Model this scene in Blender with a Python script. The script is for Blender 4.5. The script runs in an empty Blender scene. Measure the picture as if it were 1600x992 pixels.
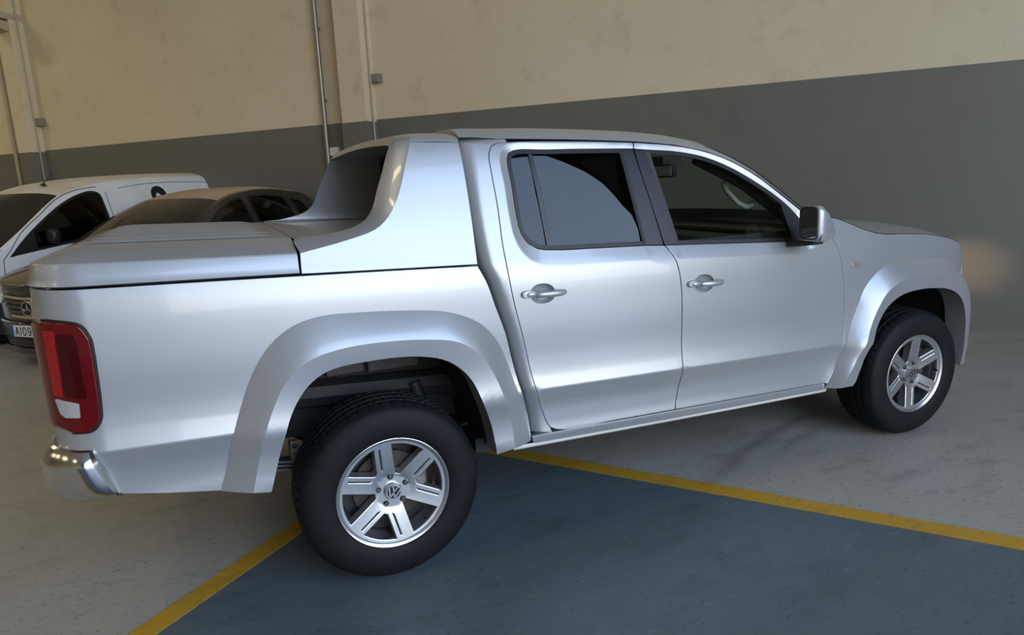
import bpy, bmesh, math, random
import numpy as np
from mathutils import Matrix, Vector
from mathutils.geometry import delaunay_2d_cdt
random.seed(4)
sc = bpy.context.scene
COL = sc.collection

# ------------------------------------------------------------------ camera, sky, light, exposure
cam = bpy.data.cameras.new('camera')
cam.sensor_width = 36.0
cam.lens = 1060.0 / 1600.0 * 36.0
cam.clip_start = .05
camo = bpy.data.objects.new('camera', cam)
COL.objects.link(camo)
_r, _d, _f = (.90979884, -.41282077, -.04295449), (-.12181971, -.16666362, -.9784596), (.39676949, .89543411, -.20192008)
camo.matrix_world = Matrix(((_r[0], -_d[0], -_f[0], -.565), (_r[1], -_d[1], -_f[1], -3.458),
                            (_r[2], -_d[2], -_f[2], 1.592), (0, 0, 0, 1)))
sc.camera = camo
sc.view_settings.view_transform = 'Standard'
sc.view_settings.look = 'None'
sc.view_settings.gamma = 1.0
sc.view_settings.use_curve_mapping = False
sc.view_settings.exposure = 0.55

world = bpy.data.worlds.new('World')
sc.world = world
world.use_nodes = True
_nt = world.node_tree
_tc = _nt.nodes.new('ShaderNodeTexCoord'); _sx = _nt.nodes.new('ShaderNodeSeparateXYZ'); _rp = _nt.nodes.new('ShaderNodeValToRGB')
_nt.links.new(_tc.outputs['Generated'], _sx.inputs[0]); _nt.links.new(_sx.outputs[2], _rp.inputs[0]); _nt.links.new(_rp.outputs[0], _nt.nodes['Background'].inputs[0])
_cr = _rp.color_ramp                           # hazy bright horizon, bluer overcast above
_cr.elements[0].position = .0; _cr.elements[0].color = (1.0, .96, .89, 1)
_cr.elements[1].position = .80; _cr.elements[1].color = (.30, .43, .68, 1)
for _p, _c in ((.10, (.94, .94, .95)), (.30, (.46, .60, .85))): _cr.elements.new(_p).color = (*_c, 1)
_nt.nodes['Background'].inputs[1].default_value = 4.5

# hall axes: WN points into the long back wall, WD runs along it (to the left of the picture)
WD = Vector((-.64463, .76449, 0)); WN = Vector((.76449, .64463, 0)); WC = 4.852
def hall(n, d, z): return WN * n + WD * d + Vector((0, 0, z))

GATE_D, GATE_N0, GATE_N1, GATE_H = -9.0, -10.2, .15, 9.2
def area(name, loc, direction, sx, sy, energy, color, portal=False):
    l = bpy.data.lights.new(name, 'AREA'); l.shape = 'RECTANGLE'; l.size = sx; l.size_y = sy
    l.energy = energy; l.color = color
    if portal: l.cycles.is_portal = True
    o = bpy.data.objects.new(name, l); COL.objects.link(o)
    o.location = loc
    zax = -Vector(direction).normalized()
    up = Vector((0, 0, 1)) if abs(zax.z) < .9 else WD
    xax = up.cross(zax).normalized(); yax = zax.cross(xax)
    o.matrix_world = Matrix(((xax.x, yax.x, zax.x, loc[0]), (xax.y, yax.y, zax.y, loc[1]), (xax.z, yax.z, zax.z, loc[2]), (0, 0, 0, 1)))
    return o
area('gate_portal', hall((GATE_N0 + GATE_N1) / 2, GATE_D - .12, GATE_H / 2), WD, GATE_N1 - GATE_N0, GATE_H, 1, (1, 1, 1), portal=True)
for n in (-9.5, -4.0):                         # rows of warm ceiling lamps
    for d in (2.0, 7.0, 12.0, 17.0, 22.0):
        area('ceiling_lamp_and_fill', hall(n, d, 6.8), (0, 0, -1), .3, 1.5, 26, (1.0, .80, .50))

for d in (12.5, 17.0): area('ceiling_lamp_and_fill', hall(1.0, d, 6.8), (0, 0, -1), .3, 1.5, 46, (1.0, .84, .58))  # two extra fill lamps added to brighten the parked cars and the wall

# ------------------------------------------------------------------ materials
MATS = {}
def mat(name, color, rough=.5, metal=0., coat=0., noise=None, bump=None, spec=.5, emit=None, trans=0.):
    m = bpy.data.materials.new(name); m.use_nodes = True
    nt = m.node_tree; b = nt.nodes['Principled BSDF']
    b.inputs['Base Color'].default_value = (*color, 1)
    b.inputs['Roughness'].default_value = rough
    b.inputs['Metallic'].default_value = metal
    b.inputs['Coat Weight'].default_value = coat
    b.inputs['Coat Roughness'].default_value = .04
    b.inputs['Specular IOR Level'].default_value = spec
    if trans: b.inputs['Transmission Weight'].default_value = trans
    if emit:
        b.inputs['Emission Color'].default_value = (*emit[0], 1); b.inputs['Emission Strength'].default_value = emit[1]
    if noise or bump:
        tc = nt.nodes.new('ShaderNodeTexCoord')
    if noise:                                   # noise = (scale, second colour, low, high, detail)
        n = nt.nodes.new('ShaderNodeTexNoise'); n.inputs['Scale'].default_value = noise[0]; n.inputs['Detail'].default_value = noise[4] if len(noise) > 4 else 6
        r = nt.nodes.new('ShaderNodeValToRGB')
        r.color_ramp.elements[0].position = noise[2]; r.color_ramp.elements[1].position = noise[3]
        r.color_ramp.elements[0].color = (*color, 1); r.color_ramp.elements[1].color = (*noise[1], 1)
        nt.links.new(tc.outputs['Object'], n.inputs['Vector']); nt.links.new(n.outputs['Fac'], r.inputs['Fac'])
        nt.links.new(r.outputs['Color'], b.inputs['Base Color'])
    if bump:                                    # bump = (scale, strength, distance)
        n2 = nt.nodes.new('ShaderNodeTexNoise'); n2.inputs['Scale'].default_value = bump[0]; n2.inputs['Detail'].default_value = 4
        bp = nt.nodes.new('ShaderNodeBump'); bp.inputs['Strength'].default_value = bump[1]; bp.inputs['Distance'].default_value = bump[2]
        nt.links.new(tc.outputs['Object'], n2.inputs['Vector']); nt.links.new(n2.outputs['Fac'], bp.inputs['Height'])
        nt.links.new(bp.outputs['Normal'], b.inputs['Normal'])
    MATS[name] = m
    return m
def glass(name, tint, ior=1.6, rough=0.):
    m = bpy.data.materials.new(name); m.use_nodes = True; nt = m.node_tree
    for n in list(nt.nodes): nt.nodes.remove(n)
    out = nt.nodes.new('ShaderNodeOutputMaterial'); mx = nt.nodes.new('ShaderNodeMixShader')
    t = nt.nodes.new('ShaderNodeBsdfTransparent'); t.inputs[0].default_value = (*tint, 1)
    g = nt.nodes.new('ShaderNodeBsdfGlossy'); g.inputs['Roughness'].default_value = rough
    f = nt.nodes.new('ShaderNodeFresnel'); f.inputs[0].default_value = ior
    nt.links.new(f.outputs[0], mx.inputs[0]); nt.links.new(t.outputs[0], mx.inputs[1]); nt.links.new(g.outputs[0], mx.inputs[2])
    nt.links.new(mx.outputs[0], out.inputs[0])
    return m
def dusty(name, tint, dust, amount, ior=1.5):
    m = glass(name, tint, ior, .04); nt = m.node_tree; out = [n for n in nt.nodes if n.type == 'OUTPUT_MATERIAL'][0]; mx = [n for n in nt.nodes if n.type == 'MIX_SHADER'][0]
    d = nt.nodes.new('ShaderNodeBsdfDiffuse'); d.inputs[0].default_value = (*dust, 1); m2 = nt.nodes.new('ShaderNodeMixShader'); m2.inputs[0].default_value = amount
    nt.links.new(mx.outputs[0], m2.inputs[1]); nt.links.new(d.outputs[0], m2.inputs[2]); nt.links.new(m2.outputs[0], out.inputs[0])
    return m
SILVER = mat('silver_paint', (.43, .445, .46), .36, .50, .40, noise=(2.2, (.405, .42, .43), .35, .75))
BLACK = mat('black_plastic', (.012, .012, .013), .45)
RUBBER = mat('window_rubber', (.010, .010, .011), .5)
TRIM = mat('satin_black_trim', (.020, .022, .026), .38)
WELL = mat('wheel_well_liner', (.012, .013, .015), .75)
WELLGREY = mat('inner_bed_panel', (.055, .056, .058), .6)
TYRE = mat('tyre_rubber', (.0065, .0075, .0090), .62, noise=(9, (.011, .012, .0125), .45, .8), bump=(60, .15, .002), spec=.22)
ALLOY = mat('alloy_wheel', (.60, .61, .62), .30, .9, .3)
STEEL = mat('dull_steel', (.16, .155, .15), .5, .8)
RUST = mat('dusty_steel', (.16, .135, .11), .7, .4)
DISC = mat('brake_disc', (.06, .052, .045), .6, .5)
CHROME = mat('chrome', (.72, .72, .72), .15, 1.0, noise=(5, (.60, .60, .60), .4, .7))
REDLENS = mat('red_lens', (.115, .001, .004), .12, 0, .5, spec=.3)
REDBRIGHT = mat('bright_red_lens', (.33, .003, .007), .12, 0, .4)
REDDARK = mat('dark_red_lens', (.045, .001, .002), .12, 0, .25, spec=.25)
WHITELENS = mat('white_lens', (.52, .52, .52), .15, .3, .6)
AMBER = mat('amber_bulb', (.42, .20, .10), .3)
CLEARLENS = mat('clear_lens', (.55, .54, .53), .12, .5, .8)
MIRRORM = mat('mirror_glass', (.75, .78, .78), .02, 1.0)
GLASSF = glass('front_glass', (.84, .92, .87))
GLASSR = glass('privacy_glass', (.05, .065, .08), 1.52)
GLASSW = glass('windscreen_glass', (.55, .62, .57))
GLASSD = glass('dark_car_glass', (.22, .25, .22))
CABIN = mat('cabin_trim', (.030, .030, .031), .7)
SEATM = mat('seat_fabric', (.035, .036, .038), .85)
LIGHTTRIM = mat('light_grey_trim', (.42, .41, .38), .6)
UNDER = mat('chassis_black', (.015, .016, .017), .6)
EMBLACK = mat('emblem_black', (.012, .013, .016), .3)
EMSILVER = mat('emblem_silver', (.70, .71, .72), .25, .9)
FLANGE = mat('pale_sill_flange', (.62, .61, .56), .5)
VANW = mat('dusty_white_paint', (.82, .84, .85), .35, 0, .3, noise=(3, (.76, .77, .75), .4, .7))
VANROOF = mat('very_dusty_white_roof', (.78, .74, .64), .7, 0, 0, noise=(2.5, (.68, .61, .48), .35, .7))
MBP = mat('dark_grey_car_paint', (.060, .055, .048), .30, .55, .6)
MBROOF = mat('dust_covered_roof', (.56, .43, .28), .75, 0, 0, noise=(4, (.44, .34, .22), .35, .7))
GLASSV = glass('van_glass', (.07, .08, .08), 1.4)
MBGLASS = dusty('dusty_windscreen', (.50, .52, .42), (.34, .32, .24), .10)
PLATEW = mat('number_plate_white', (.72, .73, .72), .4)
PLATEB = mat('number_plate_blue', (.02, .10, .38), .4)
INK = mat('plate_ink', (.01, .01, .012), .5)

# ------------------------------------------------------------------ helpers
def link(name, me, parent=None, m=None):
    o = bpy.data.objects.new(name, me); COL.objects.link(o)
    if parent: o.parent = parent
    if m is not None: me.materials.append(m)
    return o
def empty(name, loc=(0, 0, 0), rz=0., label=None, cat=None):
    o = bpy.data.objects.new(name, None); COL.objects.link(o); o.location = loc; o.rotation_euler = (0, 0, rz)
    o.empty_display_size = .2
    if label: o['label'] = label
    if cat: o['category'] = cat
    return o
def mesh(name, V, F, m, parent=None, smooth=40, N=None):
    me = bpy.data.meshes.new(name)
    me.from_pydata([tuple(map(float, v)) for v in V], [], F)
    me.validate(clean_customdata=False)
    me.polygons.foreach_set('use_smooth', [smooth is not None] * len(me.polygons))
    if N is not None and len(N) == len(me.vertices):
        me.normals_split_custom_set_from_vertices([tuple(map(float, n)) for n in N])
    elif smooth is not None and smooth < 180:
        me.set_sharp_from_angle(angle=math.radians(smooth))
    me.update()
    return link(name, me, parent, m)
class Geo:
    def __init__(s): s.v = []; s.f = []
    def add(s, V, F):
        b = len(s.v); s.v += [tuple(v) for v in V]; s.f += [tuple(i + b for i in f) for f in F]
    def box(s, c, size, rot=None):
        hx, hy, hz = size[0] / 2, size[1] / 2, size[2] / 2
        V = [Vector((x * hx, y * hy, z * hz)) for x in (-1, 1) for y in (-1, 1) for z in (-1, 1)]
        if rot is not None: V = [rot @ v for v in V]
        V = [v + Vector(c) for v in V]
        s.add(V, [(0, 1, 3, 2), (4, 6, 7, 5), (0, 4, 5, 1), (2, 3, 7, 6), (0, 2, 6, 4), (1, 5, 7, 3)])
    def tube(s, pts, r, n=10, cap=True):
        pts = [Vector(p) for p in pts]; rings = []
        for i, p in enumerate(pts):
            t = (pts[min(i + 1, len(pts) - 1)] - pts[max(i - 1, 0)]).normalized()
            a = Vector((0, 0, 1)) if abs(t.z) < .9 else Vector((1, 0, 0))
            x = t.cross(a).normalized(); y = t.cross(x)
            rr = r[i] if isinstance(r, (list, tuple)) else r
            rings.append([p + x * rr * math.cos(2 * math.pi * k / n) + y * rr * math.sin(2 * math.pi * k / n) for k in range(n)])
        s.loft(rings, closed=True, cap=cap)
    def loft(s, rings, closed=False, cap=False):
        n = len(rings[0]); V = [p for r in rings for p in r]; F = []
        for i in range(len(rings) - 1):
            for k in range(n if closed else n - 1):
                k2 = (k + 1) % n
                F.append((i * n + k, i * n + k2, (i + 1) * n + k2, (i + 1) * n + k))
        if cap: F += [tuple(range(n))[::-1], tuple((len(rings) - 1) * n + k for k in range(n))]
        s.add(V, F)
    def lathe(s, prof, n=64, axis=1, c=(0, 0, 0)):
        "prof: (radius, offset along the axis)"
        rings = []
        for k in range(n):
            a = 2 * math.pi * k / n
            rr = []
            for (r, h) in prof:
                if axis == 1: rr.append((c[0] + r * math.cos(a), c[1] - h, c[2] + r * math.sin(a)))
                elif axis == 0: rr.append((c[0] + h, c[1] + r * math.cos(a), c[2] + r * math.sin(a)))
                else: rr.append((c[0] + r * math.cos(a), c[1] + r * math.sin(a), c[2] + h))
            rings.append(rr)
        m = len(prof); V = [p for r in rings for p in r]; F = []
        for k in range(n):
            k2 = (k + 1) % n
            for i in range(m - 1): F.append((k * m + i, k2 * m + i, k2 * m + i + 1, k * m + i + 1))
        s.add(V, F)
    def build(s, name, m, parent=None, smooth=40, bevel=0.):
        o = mesh(name, s.v, s.f, m, parent, smooth)
        if bevel:
            b = o.modifiers.new('bevel', 'BEVEL'); b.width = bevel; b.segments = 2; b.limit_method = 'ANGLE'
        return o
def box(name, c, size, m, parent=None, bevel=.004, rz=0.):
    g = Geo(); g.box(c, size, Matrix.Rotation(rz, 3, 'Z') if rz else None)
    return g.build(name, m, parent, 40, bevel)

def pchip(xs, ys):
    n = len(xs); h = [xs[i+1]-xs[i] for i in range(n-1)]; d = [(ys[i+1]-ys[i])/h[i] for i in range(n-1)]
    m = [0.]*n; m[0] = d[0]; m[-1] = d[-1]
    for i in range(1, n-1):
        if d[i-1]*d[i] > 0:
            a = 2*h[i]+h[i-1]; b = h[i]+2*h[i-1]; m[i] = (a+b)/(a/d[i-1]+b/d[i])
    def f(x):
        if x <= xs[0]: return ys[0]+m[0]*(x-xs[0])
        if x >= xs[-1]: return ys[-1]+m[-1]*(x-xs[-1])
        k = 0
        while xs[k+1] < x: k += 1
        t = (x-xs[k])/h[k]; t2 = t*t; t3 = t2*t
        return (2*t3-3*t2+1)*ys[k]+(t3-2*t2+t)*h[k]*m[k]+(-2*t3+3*t2)*ys[k+1]+(t3-t2)*h[k]*m[k+1]
    return f

def curve(pts, closed=False, step=.03):
    "Catmull-Rom through the points; a third element marks a sharp corner"
    n = len(pts); P = [np.array(p[:2], float) for p in pts]; cor = [len(p) > 2 for p in pts]; out = []
    segs = n if closed else n - 1
    for i in range(segs):
        a, b = i, (i + 1) % n
        p1, p2 = P[a], P[b]
        p0 = P[a - 1] if (closed or a > 0) and not cor[a] else p1 - (p2 - p1)
        p3 = P[(b + 1) % n] if (closed or b < n - 1) and not cor[b] else p2 + (p2 - p1)
        L = np.linalg.norm(p2 - p1); k = max(1, int(round(L / step)))
        l0 = max(np.linalg.norm(p1 - p0), 1e-6) ; l3 = max(np.linalg.norm(p3 - p2), 1e-6)
        m1 = ((p1 - p0) / l0 * L + (p2 - p1)) / 2; m2 = ((p2 - p1) + (p3 - p2) / l3 * L) / 2
        for j in range(k):
            t = j / k; t2 = t * t; t3 = t2 * t
            out.append((2*t3-3*t2+1)*p1+(t3-2*t2+t)*m1+(-2*t3+3*t2)*p2+(t3-t2)*m2)
    if not closed: out.append(P[-1])
    return [tuple(p) for p in out]
def resample(pl, n):
    P = np.array(pl); d = np.r_[0, np.cumsum(np.linalg.norm(np.diff(P, axis=0), axis=1))]
    t = np.linspace(0, d[-1], n)
    return np.c_[np.interp(t, d, P[:, 0]), np.interp(t, d, P[:, 1])]
def fillet(pts, r, n=5):
    "round the corners of a polygon"
    out = []; N = len(pts)
    for i in range(N):
        a, b, c = (np.array(pts[(i + k) % N], float) for k in (-1, 0, 1))
        u = a - b; v = c - b; lu = np.linalg.norm(u); lv = np.linalg.norm(v); u /= lu; v /= lv
        rr = r[i] if isinstance(r, (list, tuple)) else r
        d = min(rr, lu * .45, lv * .45)
        if d < 1e-5: out.append(tuple(b)); continue
        for k in range(n + 1):
            t = k / n
            out.append(tuple((1-t)**2 * (b + u*d) + 2*t*(1-t) * b + t*t * (b + v*d)))
    return out
def inside(pts, poly):
    x, y = pts[:, 0], pts[:, 1]; r = np.zeros(len(pts), bool)
    n = len(poly)
    for i in range(n):
        x1, y1 = poly[i]; x2, y2 = poly[(i + 1) % n]
        if y1 == y2: continue
        c = ((y1 > y) != (y2 > y)) & (x < (x2 - x1) * (y - y1) / (y2 - y1) + x1)
        r ^= c
    return r
def area2(poly):
    P = np.array(poly); return .5 * np.sum(P[:, 0] * np.roll(P[:, 1], -1) - np.roll(P[:, 0], -1) * P[:, 1])
def shrink(poly, g):
    P = np.array(poly); e = np.roll(P, -1, 0) - P; e /= np.maximum(np.linalg.norm(e, axis=1), 1e-9)[:, None]
    nrm = np.c_[-e[:, 1], e[:, 0]] * (1 if area2(poly) > 0 else -1)
    v = nrm + np.roll(nrm, 1, 0); l = np.linalg.norm(v, axis=1); v = v / np.maximum(l, .5)[:, None]
    s = 1 / np.maximum(np.sum(v * nrm, axis=1), .6)
    return [tuple(p) for p in P + v * (g * s)[:, None]]
def segdist(pts, poly):
    P = np.array(poly); Q = np.roll(P, -1, 0); best = np.full(len(pts), 9.)
    for a, b in zip(P, Q):
        ab = b - a; L = ab @ ab
        t = np.clip(((pts - a) @ ab) / max(L, 1e-12), 0, 1)
        best = np.minimum(best, np.linalg.norm(pts - (a + t[:, None] * ab), axis=1))
    return best

def panel(name, outline, fn, m, parent, holes=(), e=0., sp=.045, gap=.003, rows=(), depth=.022, sides=(-1,), rnd=.003, eps=.004, extra=()):
    """a pressed sheet: the outline (run, height) laid on the body surface fn, with a rolled edge turned inwards.
    sides: -1 the side towards y<0 as built, +1 its mirror image on the other side"""
    if gap: outline = shrink(outline, gap)
    loops = [list(outline)] + [list(h) for h in holes]
    pts = [p for l in loops for p in l]; edges = []; b = 0
    for l in loops:
        edges += [(b + i, b + (i + 1) % len(l)) for i in range(len(l))]; b += len(l)
    A = np.array(outline); lo, hi = A.min(0), A.max(0)
    gx = np.arange(lo[0] + sp / 2, hi[0], sp); gz = np.arange(lo[1] + sp / 2, hi[1], sp)
    gz = [z for z in gz if all(abs(z - r) > sp * .45 for r in rows)] + list(rows)
    G = np.array([(x, z) for z in gz for x in gx]) if len(gx) and len(gz) else np.zeros((0, 2))
    if len(extra):
        X = np.array(extra); keep = [np.min(np.abs(X - g).max(1)) > .013 for g in G]; G = np.vstack([G[np.array(keep)], X])
    if len(G):
        ok = inside(G, outline)
        for h in holes: ok &= ~inside(G, h)
        G = G[ok]
        for l in loops:
            if len(G): G = G[segdist(G, l) > (min(sp * .4, .012) if not len(extra) else .005)]
    allp = [Vector((float(p[0]), float(p[1]))) for p in pts] + [Vector((float(g[0]), float(g[1]))) for g in G]
    v2, _, f2, *_ = delaunay_2d_cdt(allp, edges, [], 0, 1e-6)
    v2 = np.array([(v.x, v.y) for v in v2]); T = np.array([f for f in f2 if len(f) == 3])
    cen = v2[T].mean(1); ok = inside(cen, outline)
    for h in holes: ok &= ~inside(cen, h)
    T = T[ok]
    e1 = v2[T[:, 1]] - v2[T[:, 0]]; e2 = v2[T[:, 2]] - v2[T[:, 0]]
    cr = e1[:, 0] * e2[:, 1] - e1[:, 1] * e2[:, 0]
    T = T[np.abs(cr) > 1e-9]; cr = cr[np.abs(cr) > 1e-9]
    T[cr < 0] = T[cr < 0][:, ::-1]
    used = sorted(set(T.ravel().tolist())); mp = {u: i for i, u in enumerate(used)}
    T = np.array([[mp[i] for i in t] for t in T.tolist()]); v2 = v2[used]
    def at(p, q=0.): return np.array(fn(p[0], p[1], e + q))
    def nor(p):
        a = at((p[0] + eps, p[1])) - at((p[0] - eps, p[1])); c = at((p[0], p[1] + eps)) - at((p[0], p[1] - eps))
        n = np.cross(a, c); return n / max(np.linalg.norm(n), 1e-12)
    V = [at(p) for p in v2]; N = [nor(p) for p in v2]; F = [tuple(int(i) for i in t) for t in T]
    if depth:                                   # boundary: rolled edge and flange
        cnt = {}
        for t in F:
            for i in range(3):
                a, c = t[i], t[(i + 1) % 3]
                cnt[(a, c)] = cnt.get((a, c), 0) + 1
        bd = [(a, c) for (a, c) in cnt if (c, a) not in cnt]
        outd = {}
        for a, c in bd:                          # the panel lies left of a->c
            ed = V[c] - V[a]; l = np.linalg.norm(ed)
            if l < 1e-9: continue
            for k in (a, c):
                t = np.cross(ed / l, N[k]); outd[k] = outd.get(k, 0) + t
        idx = {}
        for k, t in outd.items():
            t = t / max(np.linalg.norm(t), 1e-9)
            i0 = len(V)
            p1 = V[k] + t * rnd - N[k] * rnd; p2 = p1 - N[k] * depth
            V.append(p1); N.append(t); V.append(p2); N.append(t)
            idx[k] = i0
        for a, c in bd:
            if a in idx and c in idx:
                F.append((c, a, idx[a], idx[c])); F.append((idx[c], idx[a], idx[a] + 1, idx[c] + 1))
    o = None; res = []
    for sd in sides:
        if sd < 0: o = mesh(name, V, F, m, parent, 180, N)
        else:
            o = mesh(name, [(p[0], -p[1], p[2]) for p in V], [tuple(reversed(f)) for f in F], m, parent, 180, [(n[0], -n[1], n[2]) for n in N])
        res.append(o)
    return res[0] if len(res) == 1 else res
def stripmesh(name, lines, m, parent, sides=(-1,), smooth=40, flip=False):
    "loft between 3-D polylines of equal length"
    res = []
    for sd in sides:
        g = Geo(); R = [[(p[0], p[1] * (-sd), p[2]) for p in l] for l in lines]
        if (sd > 0) != flip: R = R[::-1]
        g.loft(R); res.append(g.build(name, m, parent, smooth))
    return res
def toploft(name, E, fn, m, parent, crown, bow, q0=0., q1=2., nq=24, p=2.2, step=1):
    "sheet spanning the car from the flank's edge points E (run, height) over the middle to the far side"
    g = Geo(); rings = []
    qs = [q0 + (q1 - q0) * i / nq for i in range(nq + 1)]
    for i, (s, z) in enumerate(E):
        a = fn(s, z); c = crown[i] if isinstance(crown, list) else crown; b = bow[i] if isinstance(bow, list) else bow
        rings.append([(a[0] + b * (1 - abs(1 - q) ** 2), a[1] * (1 - q), a[2] + c * (1 - abs(1 - q) ** p)) for q in qs])
    g.loft(rings)
    return g.build(name, m, parent, 50)
def ribbon(name, pts, fn, width, e, m, parent, sides=(-1,)):
    "flat band following a line on the body surface"
    P = np.array(pts); t = np.gradient(P, axis=0); t /= np.maximum(np.linalg.norm(t, axis=1), 1e-9)[:, None]
    n = np.c_[-t[:, 1], t[:, 0]] * width / 2
    return stripmesh(name, [[fn(*p, e) for p in P + n], [fn(*p, e) for p in P - n]], m, parent, sides)
def arc(cx, cz, r, a0, a1, n): return [(cx + r * math.cos(math.radians(a0 + (a1 - a0) * i / n)), cz + r * math.sin(math.radians(a0 + (a1 - a0) * i / n))) for i in range(n + 1)]
def ellipse(cx, cz, rx, rz, n=28, p=1.): 
    o = []
    for i in range(n):
        a = 2 * math.pi * i / n; c, s = math.cos(a), math.sin(a)
        o.append((cx + rx * math.copysign(abs(c) ** p, c), cz + rz * math.copysign(abs(s) ** p, s)))
    return o

# ------------------------------------------------------------------ the hall
def struct(o): o['kind'] = 'structure'; return o
def slab(name, n0, n1, d0, d1, z0, z1, m, off=None):
    V = [hall(n, d, z) for n in (n0, n1) for d in (d0, d1) for z in (z0, z1)]
    F = [(0, 1, 3, 2), (4, 6, 7, 5), (0, 4, 5, 1), (2, 3, 7, 6), (0, 2, 6, 4), (1, 5, 7, 3)]
    return struct(mesh(name, V, F, m, None, None))
def wallpaint(name, c1, c2, rough, stain, stain_lo=.55, stain_hi=.78, scale=.55):
    m = bpy.data.materials.new(name); m.use_nodes = True; nt = m.node_tree; b = nt.nodes['Principled BSDF']
    b.inputs['Roughness'].default_value = rough
    tc = nt.nodes.new('ShaderNodeTexCoord')
    n1 = nt.nodes.new('ShaderNodeTexNoise'); n1.inputs['Scale'].default_value = scale; n1.inputs['Detail'].default_value = 5
    r1 = nt.nodes.new('ShaderNodeValToRGB'); r1.color_ramp.elements[0].position = .35; r1.color_ramp.elements[1].position = .7
    r1.color_ramp.elements[0].color = (*c1, 1); r1.color_ramp.elements[1].color = (*c2, 1)
    n2 = nt.nodes.new('ShaderNodeTexNoise'); n2.inputs['Scale'].default_value = 3.1; n2.inputs['Detail'].default_value = 8; n2.inputs['Roughness'].default_value = .65
    r2 = nt.nodes.new('ShaderNodeValToRGB'); r2.color_ramp.elements[0].position = stain_lo; r2.color_ramp.elements[1].position = stain_hi
    r2.color_ramp.elements[0].color = (0, 0, 0, 1); r2.color_ramp.elements[1].color = (.45, .45, .45, 1)
    mx = nt.nodes.new('ShaderNodeMix'); mx.data_type = 'RGBA'
    nt.links.new(tc.outputs['Object'], n1.inputs['Vector']); nt.links.new(n1.outputs['Fac'], r1.inputs['Fac'])
    nt.links.new(tc.outputs['Object'], n2.inputs['Vector']); nt.links.new(n2.outputs['Fac'], r2.inputs['Fac'])
    nt.links.new(r2.outputs['Color'], mx.inputs[0]); nt.links.new(r1.outputs['Color'], mx.inputs[6]); mx.inputs[7].default_value = (*stain, 1)
    nt.links.new(mx.outputs[2], b.inputs['Base Color'])
    bp = nt.nodes.new('ShaderNodeBump'); bp.inputs['Strength'].default_value = .12; bp.inputs['Distance'].default_value = .01
    nt.links.new(n2.outputs['Fac'], bp.inputs['Height']); nt.links.new(bp.outputs['Normal'], b.inputs['Normal'])
    return m
CREAM = wallpaint('cream_wall_paint', (.65, .56, .385), (.71, .62, .44), .8, (.40, .31, .18))
GREYP = wallpaint('grey_dado_paint', (.150, .145, .124), (.166, .160, .138), .40, (.09, .088, .08))
CEIL = mat('ceiling_concrete', (.62, .60, .55), .9)
OUTER = mat('outer_wall_paint', (.22, .20, .17), .85)
CREAM2 = mat('far_wall_paint', (.52, .46, .35), .85)

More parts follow.
